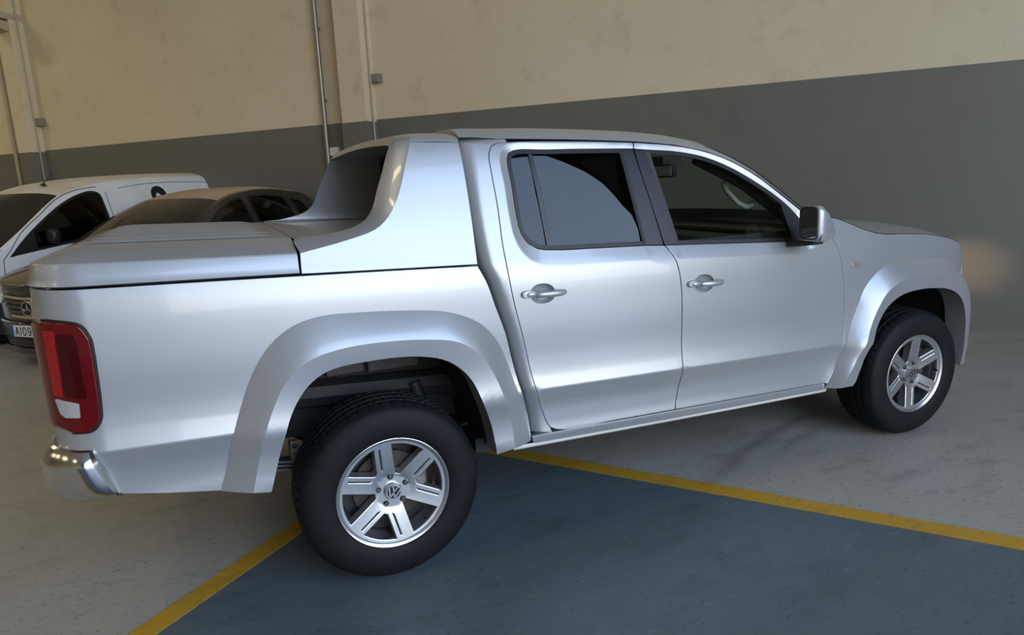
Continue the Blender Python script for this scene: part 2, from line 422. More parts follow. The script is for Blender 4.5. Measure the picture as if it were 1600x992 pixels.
def floormat(name, c1, c2, dark, light, rough, rlow, skids=()):
    m = bpy.data.materials.new(name); m.use_nodes = True; nt = m.node_tree; b = nt.nodes['Principled BSDF']
    tc = nt.nodes.new('ShaderNodeTexCoord')
    def noise(scale, detail=6, rgh=.6, stretch=None):
        n = nt.nodes.new('ShaderNodeTexNoise'); n.inputs['Scale'].default_value = scale; n.inputs['Detail'].default_value = detail; n.inputs['Roughness'].default_value = rgh
        if stretch:
            mp = nt.nodes.new('ShaderNodeMapping'); mp.inputs['Scale'].default_value = stretch; mp.inputs['Rotation'].default_value = (0, 0, .5)
            nt.links.new(tc.outputs['Object'], mp.inputs['Vector']); nt.links.new(mp.outputs['Vector'], n.inputs['Vector'])
        else: nt.links.new(tc.outputs['Object'], n.inputs['Vector'])
        return n
    def ramp(n, lo, hi, a, c):
        r = nt.nodes.new('ShaderNodeValToRGB'); r.color_ramp.elements[0].position = lo; r.color_ramp.elements[1].position = hi
        r.color_ramp.elements[0].color = (*a, 1); r.color_ramp.elements[1].color = (*c, 1); nt.links.new(n.outputs['Fac'], r.inputs['Fac']); return r
    def mix(fac, a, col):
        x = nt.nodes.new('ShaderNodeMix'); x.data_type = 'RGBA'; nt.links.new(fac.outputs['Color'], x.inputs[0]); nt.links.new(a, x.inputs[6]); x.inputs[7].default_value = (*col, 1); return x.outputs[2]
    base = ramp(noise(.9, 6, .6), .3, .7, c1, c2).outputs['Color']
    w = .55
    base = mix(ramp(noise(2.2, 8, .7, (1, 2.6, 1)), .52, .72, (0, 0, 0), (w, w, w)), base, dark)
    base = mix(ramp(noise(7, 9, .75, (1, 4, 1)), .58, .68, (0, 0, 0), (w, w, w)), base, light)
    base = mix(ramp(noise(26, 3, .5, (1, 3, 1)), .61, .66, (0, 0, 0), (.6, .6, .6)), base, dark)
    for (cx, cy, rad, wd, x0, x1, y0, amt) in skids:    # curved rubber marks left by turning tyres
        def math_(op, a, c=None, clamp=False):
            n = nt.nodes.new('ShaderNodeMath'); n.operation = op; n.use_clamp = clamp
            for k, v in enumerate((a, c)):
                if v is None: continue
                if isinstance(v, (int, float)): n.inputs[k].default_value = v
                else: nt.links.new(v, n.inputs[k])
            return n.outputs[0]
        sx = nt.nodes.new('ShaderNodeSeparateXYZ'); nt.links.new(tc.outputs['Object'], sx.inputs[0])
        dx = math_('SUBTRACT', sx.outputs[0], cx); dy = math_('SUBTRACT', sx.outputs[1], cy)
        rr_ = math_('SQRT', math_('ADD', math_('MULTIPLY', dx, dx), math_('MULTIPLY', dy, dy)))
        wob = math_('MULTIPLY', math_('SUBTRACT', noise(2.5, 3).outputs['Fac'], .5), .10)
        k_ = math_('SUBTRACT', 1, math_('DIVIDE', math_('ABSOLUTE', math_('ADD', math_('SUBTRACT', rr_, rad), wob)), wd), True)
        k_ = math_('MULTIPLY', k_, math_('MULTIPLY', math_('GREATER_THAN', sx.outputs[1], y0), math_('DIVIDE', math_('SUBTRACT', x1, sx.outputs[0]), .5, True)))
        k_ = math_('MULTIPLY', k_, math_('DIVIDE', math_('SUBTRACT', sx.outputs[0], x0), .5, True))
        k_ = math_('MULTIPLY', k_, math_('MULTIPLY', math_('ADD', noise(14, 6, .7, (1, 3, 1)).outputs['Fac'], .1), amt))
        x_ = nt.nodes.new('ShaderNodeMix'); x_.data_type = 'RGBA'; nt.links.new(k_, x_.inputs[0]); nt.links.new(base, x_.inputs[6]); x_.inputs[7].default_value = (.05, .05, .05, 1); base = x_.outputs[2]
    nt.links.new(base, b.inputs['Base Color'])
    rr = ramp(noise(1.7, 7, .65), .35, .7, (rlow,) * 3, (rough,) * 3); nt.links.new(rr.outputs['Color'], b.inputs['Roughness'])
    bn = noise(30, 5, .6); bp = nt.nodes.new('ShaderNodeBump'); bp.inputs['Strength'].default_value = .10; bp.inputs['Distance'].default_value = .004
    nt.links.new(bn.outputs['Fac'], bp.inputs['Height']); nt.links.new(bp.outputs['Normal'], b.inputs['Normal'])
    return m
CONC = floormat('smooth_concrete', (.37, .35, .295), (.42, .40, .345), (.15, .147, .135), (.40, .395, .38), .55, .36, ((3.445, -3.64, 3.272, .07, 1.5, 3.3, -1.0, .62), (3.445, -3.70, 3.18, .05, 1.9, 3.0, -1.0, .4)))
BLUEF = floormat('slate_blue_floor_paint', (.098, .130, .140), (.118, .152, .163), (.045, .058, .070), (.22, .24, .25), .5, .30)
YELL = floormat('yellow_line_paint', (.52, .29, .025), (.58, .33, .03), (.25, .14, .02), (.60, .40, .10), .55, .4)

slab('floor', -16, WC + .3, -9.5, 30, -.2, 0, CONC)
yard = slab('ground', -40, 30, -60, GATE_D, -.25, -.05, mat('yard_concrete', (.36, .35, .33), .9))
slab('ceiling', -16, WC + .3, -9.8, 30, 10.5, 10.7, CEIL)
# the long back wall: cream above, grey dado below, the dado paint stands a hair proud
slab('wall_back', WC, WC + .3, -9.8, 30, -.2, 10.5, CREAM)
slab('trim_1', WC - .012, WC + .02, -9.8, 30, 0, 2.40, GREYP)
slab('wall_left', -16, WC + .3, 30, 30.3, -.2, 10.5, CREAM2)
slab('wall_front', -16.3, -16, -9.8, 30.3, -.2, 10.5, CREAM2)
slab('wall_right', GATE_N1, WC, GATE_D - .3, GATE_D, -.2, 10.5, OUTER)
slab('trim_2', -16, GATE_N0, GATE_D - .3, GATE_D, -.2, 10.5, OUTER)
slab('trim_3', GATE_N0, GATE_N1, GATE_D - .3, GATE_D, GATE_H, 10.5, OUTER)
# two pilasters with dado paint on their feet
for k, (d0, d1) in enumerate(((3.20, 3.58), (10.29, 10.66))):
    slab('trim_%d' % (4 + 2 * k), WC - .23, WC, d0, d1, 2.372, 10.5, CREAM)
    slab('trim_%d' % (5 + 2 * k), WC - .236, WC, d0 - .006, d1 + .006, 0, 2.372, GREYP)

# floor paint: slate-blue bay between two yellow lines
def flat(name, poly, z0, z1, m):
    n = len(poly)
    V = [(x, y, z1) for x, y in poly] + [(x, y, z0) for x, y in poly]
    F = [tuple(range(n))] + [(i, (i + 1) % n, n + (i + 1) % n, n + i)[::-1] for i in range(n)]
    if area2(poly) < 0: F = [tuple(reversed(f)) for f in F]
    return struct(mesh(name, V, F, m, None, None))
L1a, L1b = np.array((-7.0, -6.12)), np.array((.50, .42))
L2a, L2b = np.array((.545, .505)), np.array((6.0, -6.78))
def line(a, b, w):
    t = (b - a) / np.linalg.norm(b - a); n = np.array((-t[1], t[0])) * w / 2
    return [tuple(a + n), tuple(b + n), tuple(b - n), tuple(a - n)]
flat('trim_8', [tuple(L1a), tuple(L1b), tuple(L2a), tuple(L2b), (4.0, -9.0)], -.01, .0015, BLUEF)
flat('trim_9', line(L1a, L1b, .10), -.01, .003, YELL)
flat('trim_10', line(L2a, L2b, .112), -.01, .0028, YELL)

# things on the wall
PIPE = mat('galvanised_pipe', (.30, .285, .25), .45, .7)
PIPEC = mat('cream_painted_pipe', (.46, .40, .28), .6)
BOXM = mat('grey_junction_box', (.26, .25, .22), .5, .3)
SWITCH = mat('white_plastic_box', (.70, .68, .64), .5)
g = Geo(); g.tube([hall(WC - .06, 4.01, 0), hall(WC - .06, 4.01, 10.4)], .032, 12)
t = g.build('conduit_pipe', PIPE); t['label'] = 'grey metal conduit pipe running up the wall above the hatchback, left of a pilaster'; t['category'] = 'pipe'
for zz in (1.2, 2.7, 3.6):
    q = Geo(); q.box(hall(WC - .05, 4.01, zz), (.10, .035, .03), Matrix.Rotation(math.atan2(WD.y, WD.x), 3, 'Z')); q.build('pipe_clip', PIPE, t)
def wallbox(name, d, z, n, w, h, dep, m, label, cat, screw=True):
    R = Matrix.Rotation(math.atan2(WD.y, WD.x), 3, 'Z')
    e = empty(name, hall(n, d, z), math.atan2(WD.y, WD.x), label, cat)
    # local x runs along the wall, local +y points out of it
    box('housing', (0, dep / 2, 0), (w, dep, h), m, e, .006)
    box('cover', (0, dep + .003, 0), (w * .9, .006, h * .88), m, e, .002)
    if screw:
        for sx in (-.28, .28):
            s = Geo(); s.lathe([(0, .004), (.012, .003), (.013, 0)], 12, 1, (w * sx, dep + .006, 0)); s2 = s.build('screw_head', PIPE, e); s2.rotation_euler = (0, 0, 0)
    return e
wallbox('junction_box', 3.125, 2.90, WC, .125, .105, .09, BOXM, 'small grey junction box on a thin cable to the right of the middle pilaster', 'junction box')
wallbox('junction_box', 10.20, 2.87, WC, .15, .13, .10, BOXM, 'small grey junction box beside the far pilaster above the white van', 'junction box')
wallbox('wall_switch_box', 3.90, 2.035, WC - .012, .15, .115, .05, SWITCH, 'small white box on the grey dado between conduit pipe and pilaster', 'box', False)
for d, z0, m_, lab in ((3.17, 0, PIPEC, 'thin cable running down the wall beside the middle pilaster'), (10.26, 0, PIPEC, 'thin cable running down the wall beside the far pilaster above the van')):
    g = Geo(); g.tube([hall(WC - .11, d, z0), hall(WC - .11, d + .004, 3.2), hall(WC - .11, d - .004, 10.4)], .012, 8)
    t = g.build('wall_cable', m_); t['label'] = lab; t['category'] = 'cable'
g = Geo(); g.tube([hall(WC - .06, 11.06, 0), hall(WC - .06, 11.06, 10.4)], .035, 10)
t = g.build('drain_pipe', PIPEC); t['label'] = 'cream painted pipe on the wall to the left of the far pilaster'; t['category'] = 'pipe'
g = Geo(); R = Matrix.Rotation(math.atan2(WD.y, WD.x), 3, 'Z')
g.box(hall(WC - .45, 10.45, 4.56), (.34, 1.0, .10), R); g.box(hall(WC - .42, 10.45, 4.44), (.30, .9, .14), R @ Matrix.Rotation(.25, 3, 'X'))
t = g.build('wall_bracket', PIPEC, None, 40, .01); t['label'] = 'cream bracket arm on top of the far pilaster in the upper corner'; t['category'] = 'bracket'

# ------------------------------------------------------------------ the pick-up's body surface
# x forward from the rear axle, y<0 the side in view, heights measured in the body's own frame (it sits nose-down by K)
K = .033
def sh(x, y, z): return (x, y, z - K * x)
CR = .715
_pl = pchip([.40, .47, .50, .55, .61, .68, CR], [.895, .914, .921, .917, .919, .935, .946])
_ph = pchip([CR, .76, .80, .86, 1.0, 1.12, 1.20, 1.26, 1.30, 1.50, 1.73, 1.77, 1.80], [.946, .936, .930, .927, .930, .928, .923, .914, .904, .851, .767, .744, .70])
_tp = pchip([-1.1, -.6, .2, 1.0, 1.8, 2.4, 3.0, 3.42, 3.8], [-.020, -.010, 0, 0, -.003, -.012, -.024, -.036, -.045])
SF, LA = 3.42, .53
_pf = pchip([.40, .47, .60, .75, .90, 1.1, 1.2, 1.3, 1.5], [.91, .928, .938, .940, .936, .928, .918, .899, .85])
def M(s, z, e=0., SR=-.955, r=.165):
    w = _pl(z) if z < CR else _ph(z)
    if s > 3.15:                                  # the crease dies out towards the nose
        t = min(1, (s - 3.15) / .3); w += (_pf(z) - w) * t * t * (3 - 2 * t)
    w += _tp(max(s, SR))
    if s < SR:
        th = (SR - s) / r
        if th < math.pi / 2: x = SR - (r + e) * math.sin(th); y = w - r + (r + e) * math.cos(th)
        else: x = SR - r - e; y = w - r - r * (th - math.pi / 2)
    elif s > SF:
        th = min((s - SF) / LA, math.pi / 2); x = SF + (LA + e) * math.sin(th); y = (w + e) * math.cos(th)
    else: x = s; y = w + e
    return (x, -y, z - K * x)
_cab = pchip([.40, .477, .595, .724, .978, 1.09, 1.197, 1.27, 1.5, 1.80], [.665, .645, .632, .597, .540, .507, .474, .447, .432, .432])
def MC(s, z, e=0.): return M(s, z, e, _cab(z) + .06, .07)

truck = empty('pickup_truck', (0, 0, 0), 0, 'silver double cab pickup truck with hard bed cover, parked across the yellow lines', 'pickup truck')
S2 = (-1, 1)

T_tubf = [(.421, 1.263, 1), (.453, 1.197), (.486, 1.09), (.523, .978), (.548, .864), (.579, .724), (.617, .595), (.629, .477, 1)]
T_rout = [(-.627, .5, 1), (-.604, .56), (-.569, .685), (-.527, .799), (-.478, .912), (-.43, .991), (-.38, 1.045), (-.309, 1.09), (-.216, 1.115), (-.075, 1.117), (.123, 1.108), (.252, 1.094), (.331, 1.071), (.412, 1.03), (.479, .955), (.519, .868), (.553, .754), (.584, .646), (.612, .55), (.62, .479, 1)]
T_rrid = [(-.519, .496, 1), (-.495, .583), (-.468, .684), (-.432, .775), (-.363, .897), (-.278, .967), (-.163, .998), (-.005, 1.008), (.173, .999), (.29, .977), (.358, .935), (.416, .866), (.451, .792), (.473, .723), (.505, .627), (.52, .486, 1)]
T_rin = [(-.458, .482, 1), (-.43, .569), (-.398, .669), (-.368, .753), (-.331, .819), (-.292, .867), (-.243, .905), (-.171, .928), (-.075, .937), (.048, .94), (.149, .931), (.239, .905), (.309, .854), (.354, .79), (.378, .722), (.42, .61), (.435, .523), (.441, .467, 1)]
T_fout = [(2.414, .471, 1), (2.471, .541), (2.512, .647), (2.556, .77), (2.619, .905), (2.669, 1.008), (2.742, 1.073), (2.846, 1.127), (2.983, 1.143), (3.158, 1.14), (3.342, 1.126), (3.47, 1.08), (3.59, .98), (3.68, .86), (3.73, .72), (3.74, .58), (3.72, .47, 1)]
T_frid = [(2.468, .481, 1), (2.540, .565), (2.600, .684), (2.658, .801), (2.714, .904), (2.773, .981), (2.881, 1.033), (3.035, 1.051), (3.214, 1.045), (3.36, 1.025), (3.46, .985), (3.53, .90), (3.575, .80), (3.60, .68), (3.61, .57), (3.60, .47, 1)]
T_fin = [(2.575, .475, 1), (2.626, .566), (2.672, .690), (2.728, .805), (2.798, .896), (2.887, .949), (3.023, .975), (3.201, .975), (3.33, .958), (3.42, .918), (3.475, .85), (3.51, .76), (3.53, .66), (3.535, .56), (3.52, .47, 1)]
T_rd = [(1.29, 1.771, 1), (.991, 1.773), (.675, 1.765), (.599, 1.758), (.569, 1.744), (.55, 1.712), (.545, 1.633), (.546, 1.502), (.544, 1.32), (.562, 1.137), (.61, .913), (.649, .714), (.688, .598), (.723, .525), (.784, .504), (1.053, .505), (1.401, .505, 1), (1.427, .666), (1.430, .762), (1.432, .948), (1.428, 1.101), (1.415, 1.191), (1.394, 1.251), (1.358, 1.302, 1)]
T_rw = [(1.222, 1.738, 1), (1.0, 1.734), (.818, 1.729), (.671, 1.724), (.647, 1.713), (.637, 1.692), (.634, 1.58), (.633, 1.448), (.642, 1.381), (.668, 1.341), (.706, 1.318), (.766, 1.310), (.987, 1.307), (1.26, 1.306, 1)]
T_fd = [(1.29, 1.771, 1), (1.51, 1.759), (1.692, 1.731), (1.837, 1.685), (1.981, 1.612), (2.127, 1.515), (2.24, 1.432), (2.378, 1.33), (2.449, 1.261), (2.48, 1.193), (2.502, 1.107), (2.519, .985), (2.527, .808), (2.501, .687), (2.47, .559), (2.405, .500, 1), (1.863, .504), (1.401, .505, 1)]
T_fw = [(1.354, 1.735, 1), (1.537, 1.726), (1.683, 1.703), (1.827, 1.654), (1.972, 1.581), (2.101, 1.503), (2.194, 1.427), (2.251, 1.36, 1), (2.24, 1.283, 1), (1.82, 1.292), (1.428, 1.301, 1)]

# --- bed sides
rid = curve(T_rrid)
bedo = curve([(-1.25, 1.267, 1), (-1.072, 1.266), (-.565, 1.267), (.041, 1.266), (.421, 1.263, 1)])[:-1] + curve(T_tubf) + rid[::-1] + [(-.627, .499), (-.80, .523), (-.937, .547), (-1.0, .66), (-1.06, .70), (-1.25, .70)]
panel('bed_side', bedo, M, SILVER, truck, rows=(.80, .76, .722, .708, .66), sides=S2, sp=.04)
# tailgate and the panel behind the bumper
tg = Geo(); tg.box((-1.112, 0, .98 + .036), (.03, 1.52, .50)); tg.box((-1.125, 0, 1.02), (.03, 1.10, .20)); tg.build('tailgate', SILVER, truck, 40, .012)
# --- flares
def flare(name, out, rid_, inn, n=64, fin=.0):
    A = resample(curve(out), n); B = resample(curve(rid_), n); C = resample(curve(inn), n)
    for sd in S2:
        g = Geo(); k = 7; R = []
        for i in range(k + 1):
            t = i / k; e = .002 + .062 * (1 - (1 - t) ** 1.15)
            if i == 0: R.append([M(*p, -.006) for p in A])
            R.append([M(*(A[j] * (1 - t) + B[j] * t), e) for j in range(n)])
        g.loft(R if sd < 0 else R[::-1])
        R2 = []
        for i in range(4):
            t = i / 3; R2.append([M(*(B[j] * (1 - t) + C[j] * t), .064 - .010 * t) for j in range(n)])
        R2b = [[M(*C[j], .050) for j in range(n)], [M(*C[j], -.06) for j in range(n)]]
        for Q in (R2, [R2[-1]] + R2b):
            g.loft(Q if sd < 0 else Q[::-1])
        for idx in (0, n - 1):                   # closed ends
            pts = [R[i][idx] for i in range(1, k + 2)] + [R2[i][idx] for i in range(1, 4)] + [R2b[1][idx], M(*A[idx], -.06)]
            g.add(pts, [tuple(range(len(pts)))])
        if sd > 0: g.v = [(x, -y, z) for x, y, z in g.v]
        g.build(name, SILVER, truck, 28)
flare('wheel_arch_flare', T_rout, T_rrid, T_rin)
flare('wheel_arch_flare', T_fout, T_frid, T_fin)
# --- wheel wells
def well(inn, x0, x1, ztop):
    C = resample(curve(inn), 50)
    for sd in S2:
        g = Geo(); R = [[M(*p, .03) for p in C], [sh(p[0] if p[0] < SF else SF + (p[0] - SF) * .9, -.70, p[1] + .02) for p in C], [sh(p[0] if p[0] < SF else SF + (p[0] - SF) * .9, -.46, p[1] + .02) for p in C]]
        g.loft(R); b = R[-1]; g.add(b, [tuple(range(len(b)))])
        if sd > 0: g.v = [(x, -y, z) for x, y, z in g.v]
        g.build('wheel_well', WELL, truck, 40)
well(T_rin, -.5, .5, 1.); well(T_fin, 2.5, 3.6, 1.)
for sd in S2:                                     # bed wall seen through the rear arch, in three pressed panels with open seams
    for a, b in ((-.42, -.17), (-.155, .015), (.03, .27)):
        g = Geo(); g.box(sh((a + b) / 2, sd * .475, .86), (b - a, .015, .20)); g.build('inner_bed_panel', WELLGREY, truck, 40, .006)
    g = Geo(); g.box(sh(-.40, sd * .52, .80), (.10, .10, .12)); g.build('bed_mount', UNDER, truck, 40, .02)
# --- bed cover: a shell stepped in from its rounded outline
def bedcover():
    def ring(ins, z, xf):
        r = max(.165 - ins, .004); w0 = .892; x0 = -1.122 + ins; w = w0 - ins
        P = [(xf, -w - .006 * 0)] + [(-.6, -w - 0)]
        for i in range(9):
            a = math.pi / 2 * i / 8; P.append((x0 + r - r * math.sin(a), -(w - r + r * math.cos(a))))
        P = P + [(x, -y) for x, y in reversed(P)]
        return [sh(x, y, z) for x, y in P]
    prof = [(.03, 1.268), (.006, 1.271), (-.006, 1.276), (.006, 1.30), (.013, 1.340), (.018, 1.347), (.05, 1.362), (.10, 1.379), (.15, 1.390), (.19, 1.394)]
    R = [ring(i, z, -.268) for i, z in prof]
    g = Geo(); g.loft([r[::-1] for r in R])
    top = R[-1]; n = len(top) // 2
    g2 = Geo(); rows = []
    for i in range(n): rows.append([Vector(top[i]).lerp(Vector(top[-1 - i]), k / 10) + Vector((0, 0, .004 * math.sin(math.pi * k / 10))) for k in range(11)])
    g.loft([r for r in rows][::-1])
    o = g.build('bed_cover', SILVER, truck, 26)
    for y in (-.60, -.36, -.12, .12, .36, .60):
        q = Geo(); k = 10; rr = []
        for i in range(13):
            t = i / 12; x = -.98 + .66 * t; h = .010 * min(1, min(t, 1 - t) * 9) ** .5 + .0005
            wv = .045 * min(1, min(t, 1 - t) * 9 + .15) ** .5
            rr.append([sh(x, y + wv * (2 * j / k - 1), 1.396 + h * (1 - (2 * j / k - 1) ** 4)) for j in range(k + 1)])
        q.loft(rr[::-1]); q.build('raised_rib', SILVER, o, 40)
bedcover()
# --- sport bar
barO = [(-.258, 1.347), (-.087, 1.386), (.027, 1.422), (.069, 1.452), (.116, 1.512), (.153, 1.585), (.187, 1.672), (.222, 1.755)]
barI = [(-.258, 1.394), (-.10, 1.412), (.002, 1.446), (.040, 1.484), (.078, 1.573), (.110, 1.645), (.138, 1.712), (.150, 1.735)]
bside = curve([(.427, 1.757, 1), (.424, 1.454), (.421, 1.270, 1), (.041, 1.272), (-.262, 1.274, 1), (-.258, 1.347, 1), (-.087, 1.386), (.027, 1.422), (.069, 1.452), (.116, 1.512), (.153, 1.585), (.187, 1.672), (.222, 1.755, 1)])
panel('sport_bar_side', bside, M, SILVER, truck, sides=S2, gap=.001, rnd=.002)
def sportbar():
    n = 26
    O = resample(curve(barO), n); I = resample(curve(barI), n)
    A = [np.array(M(p[0], p[1])) for p in O]
    B = [np.array(sh(p[0], -(abs(M(p[0], min(p[1], 1.75))[1]) - .075 - .03 * (1 - i / (n - 1))), p[1])) for i, p in enumerate(I)]
    # corner and crossbar
    def side(L, x, z, yc):
        e = L[-1]; out = list(L)
        for i in range(1, 7):
            t = i / 6; out.append(np.array(sh(e[0] * (1 - t) + x * t, e[1] + (yc - e[1]) * (1 - math.cos(t * math.pi / 2)) ** .9, 0)) * np.array((1, 1, 0)) + np.array((0, 0, e[2] + (z - K * x - e[2]) * math.sin(t * math.pi / 2))))
        for y in np.linspace(yc, 0, 7)[1:]: out.append(np.array(sh(x, y, z + .012 * (1 - (y / yc) ** 2))))
        return out
    A = side(A, .250, 1.797, -.60); B = side(B, .165, 1.752, -.54)
    mir = lambda L: L + [p * np.array((1, -1, 1)) for p in L[-2::-1]]
    A = mir(A); B = mir(B)
    # inner face runs forward from the inner edge to the cab
    def fwd(p): return np.array((.435, p[1], p[2] - K * (.435 - p[0]) + (.0 if p[2] < 1.5 else .006)))
    Bm = [(a + b) / 2 + np.array((-.012, 0, .012)) * min(1., 1.) for a, b in zip(A, B)]
    g = Geo(); g.loft([[tuple(p) for p in L] for L in (A, Bm, B)][::-1])
    B2 = [p + np.array((.012, 0, 0)) + np.array((0, -.012 * np.sign(p[1]) if abs(p[1]) > .56 else 0, -.008 if p[2] > 1.68 else 0)) * 0 for p in B]
    g.loft([[tuple(p) for p in B], [tuple(p) for p in B2]][::-1])
    C2 = [fwd(p) for p in B2]
    g.loft([[tuple(p) for p in B2], [tuple(p) for p in C2]][::-1])
    # roof of the crossbar, from the outer edge forward
    k0 = n - 1; top = A[k0:-k0]
    g.loft([[tuple(p) for p in top], [(p[0] * .5 + .43 * .5, p[1] * .995, p[2] - K * (.43 - p[0]) * .5 + .003 + .010 * (1 - abs(p[1]) / .78)) for p in top], [(.43, p[1] * .995, p[2] - K * (.43 - p[0]) + .002 + .006 * (1 - abs(p[1]) / .78)) for p in top]])
    g.build('sport_bar', SILVER, truck, 35)
    d = Geo(); rows = []
    for x in (-.262, -.10, .1, .3, .43): rows.append([sh(x, y, 1.392 + .004 * (1 - (y / .74) ** 2)) for y in np.linspace(-.80, .80, 9)])
    d.loft(rows[::-1]); d.build('bed_cover_deck', SILVER, truck, 60)
sportbar()
# --- cab pillar behind the rear door
zs = np.linspace(1.785, .499, 30)
rdc = curve(T_rd); i0 = min(range(len(rdc)), key=lambda i: abs(rdc[i][0] - .784) + abs(rdc[i][1] - .504)); i1 = min(range(len(rdc)), key=lambda i: abs(rdc[i][0] - .64) + abs(rdc[i][1] - 1.762))
pil = [(_cab(z) + .06 - .105, z) for z in zs] + [(.733, .499)] + [(p[0], p[1]) for p in rdc[i1:i0 + 1][::-1] if p[0] < .735] + [(.64, 1.785)]
panel('cab_pillar', pil, MC, SILVER, truck, sides=S2, sp=.03, rows=(.80, .76, .722, .708), gap=.0025)
panel('sill', [(.632, .501), (.640, .470), (.66, .462), (1.4, .459), (2.42, .459), (2.41, .499), (1.8, .501)], M, SILVER, truck, sides=S2, sp=.05, gap=.001, depth=.03)
stripmesh('sill_flange', [[M(s, .460, -.012) for s in np.linspace(.55, 2.45, 20)], [M(s, .447, -.006) for s in np.linspace(.55, 2.45, 20)], [M(s, .440, -.010) for s in np.linspace(.55, 2.45, 20)], [M(s, .442, -.12) for s in np.linspace(.55, 2.45, 20)]], FLANGE, truck, S2)
# --- doors
rwc = curve(T_rw); fwc = curve(T_fw)
rdout = rdc[:-1] + [(1.358, 1.302)] + rwc[::-1] + [(1.288, 1.738)]
fdc = curve(T_fd)
rde = rdc[[i for i, p in enumerate(rdc) if abs(p[0] - 1.401) + abs(p[1] - .505) < 1e-4][0] + 1:-1]
fdout = fdc[:-1] + [(1.401, .505)] + rde + [(1.358, 1.302)] + [fwc[-1]] + fwc[::-1][1:] + [(1.288, 1.738)]
_wp = np.array(curve(T_rw, True, .003) + curve(T_fw, True, .003) + [(1.26 + .168 * k / 60, 1.304) for k in range(61)] + [(1.222 + .13 * k / 60, 1.737) for k in range(61)])
def press(s, z):
    d = _wp - (s, z); below = d[:, 1] > 0
    k = np.where(below, .62, 1.25); dd = np.sqrt(d[:, 0] ** 2 + (d[:, 1] * k) ** 2).min()
    return .013 * max(0., 1 - dd / .040)
def MD(s, z, e=0.): return M(s, z, e - press(s, z))
def MW(s, z, e=0.): return M(s, z, e - .012)
def around(loop, widths):                         # rings of points round a window, stretched below it like the pressing
    out = []
    L = np.array(resample(loop + loop[:1], 200)); c = L.mean(0)
    for w in widths:
        for p, q in zip(shrink([tuple(x) for x in L], -1e-4 - w), L):
            v = np.array(p) - q; v[1] *= 1.6 if v[1] < 0 else .8
            out.append(tuple(q + v))
    return out
def seal(name, loop, parent, sd, w=.017, e=-.003):
    L = list(loop); inn = shrink(L, w)
    def f(p, ee): q = MW(p[0], p[1], ee); return (q[0], q[1] * (-sd), q[2])
    R = [[f(p, e - .012) for p in L + L[:1]], [f(p, e) for p in L + L[:1]], [f(p, e) for p in inn + inn[:1]], [f(p, e - .014) for p in inn + inn[:1]]]
    g = Geo(); g.loft(R if sd < 0 else R[::-1]); return g.build(name, RUBBER, parent, 30)
HANDLE_R, HANDLE_F = (.704, 1.129), (1.561, 1.113)
def handle(door, sd, cx, cz):
    def f(x, z, e): q = M(x, z, e); return (q[0], q[1] * (-sd), q[2])
    g = Geo(); el = ellipse(cx, cz, .060, .044, 32, .9); R = []      # bowl pressed into the skin
    for t, dpt in ((1, 0), (.92, -.008), (.8, -.016), (.6, -.022), (.3, -.025), (.02, -.026)):
        R.append([f(cx + (x - cx) * t, cz + (z - cz) * t, dpt) for x, z in el])
    g.loft(R if sd > 0 else [r for r in R][::-1], closed=True); g.build('handle_bowl', SILVER, door, 60)
    h = Geo(); prof = []
    for i in range(17):                               # grip
        t = i / 16; x = cx - .045 + .150 * t
        hh = .0135 * (1 - abs(2 * t - 1) ** 6 * .35); ee = .010 + .022 * math.sin(math.pi * min(1, max(0, t))) ** .5
        ring = []
        for k in range(12):
            a = 2 * math.pi * k / 12; ring.append(f(x, cz + .002 + hh * math.sin(a) + .003 * (t - .5), ee + .009 * math.cos(a)))
        prof.append(ring)
    h.loft(prof if sd < 0 else prof[::-1], closed=True, cap=True); h.build('door_handle', SILVER, door, 50)
    p = Geo(); pr = []
    for (t, ee) in ((1, -.004), (1, .008), (.86, .013), (.02, .014)):
        pr.append([f(cx - .068 + (x) * t, cz + .003 + z * t, ee) for x, z in ellipse(0, 0, .034, .016, 24, .7)])
    p.loft(pr if sd < 0 else pr[::-1], closed=True); p.build('handle_base', SILVER, door, 40)
    p = Geo(); pr = []
    for (t, ee) in ((1, .008), (.95, .018), (.7, .021), (.02, .022)):
        pr.append([f(cx - .058 + (x) * t, cz + .003 + z * t, ee) for x, z in ellipse(0, 0, .022, .0115, 24, .8)])
    p.loft(pr if sd < 0 else pr[::-1], closed=True); p.build('lock_cap', SILVER, door, 40)
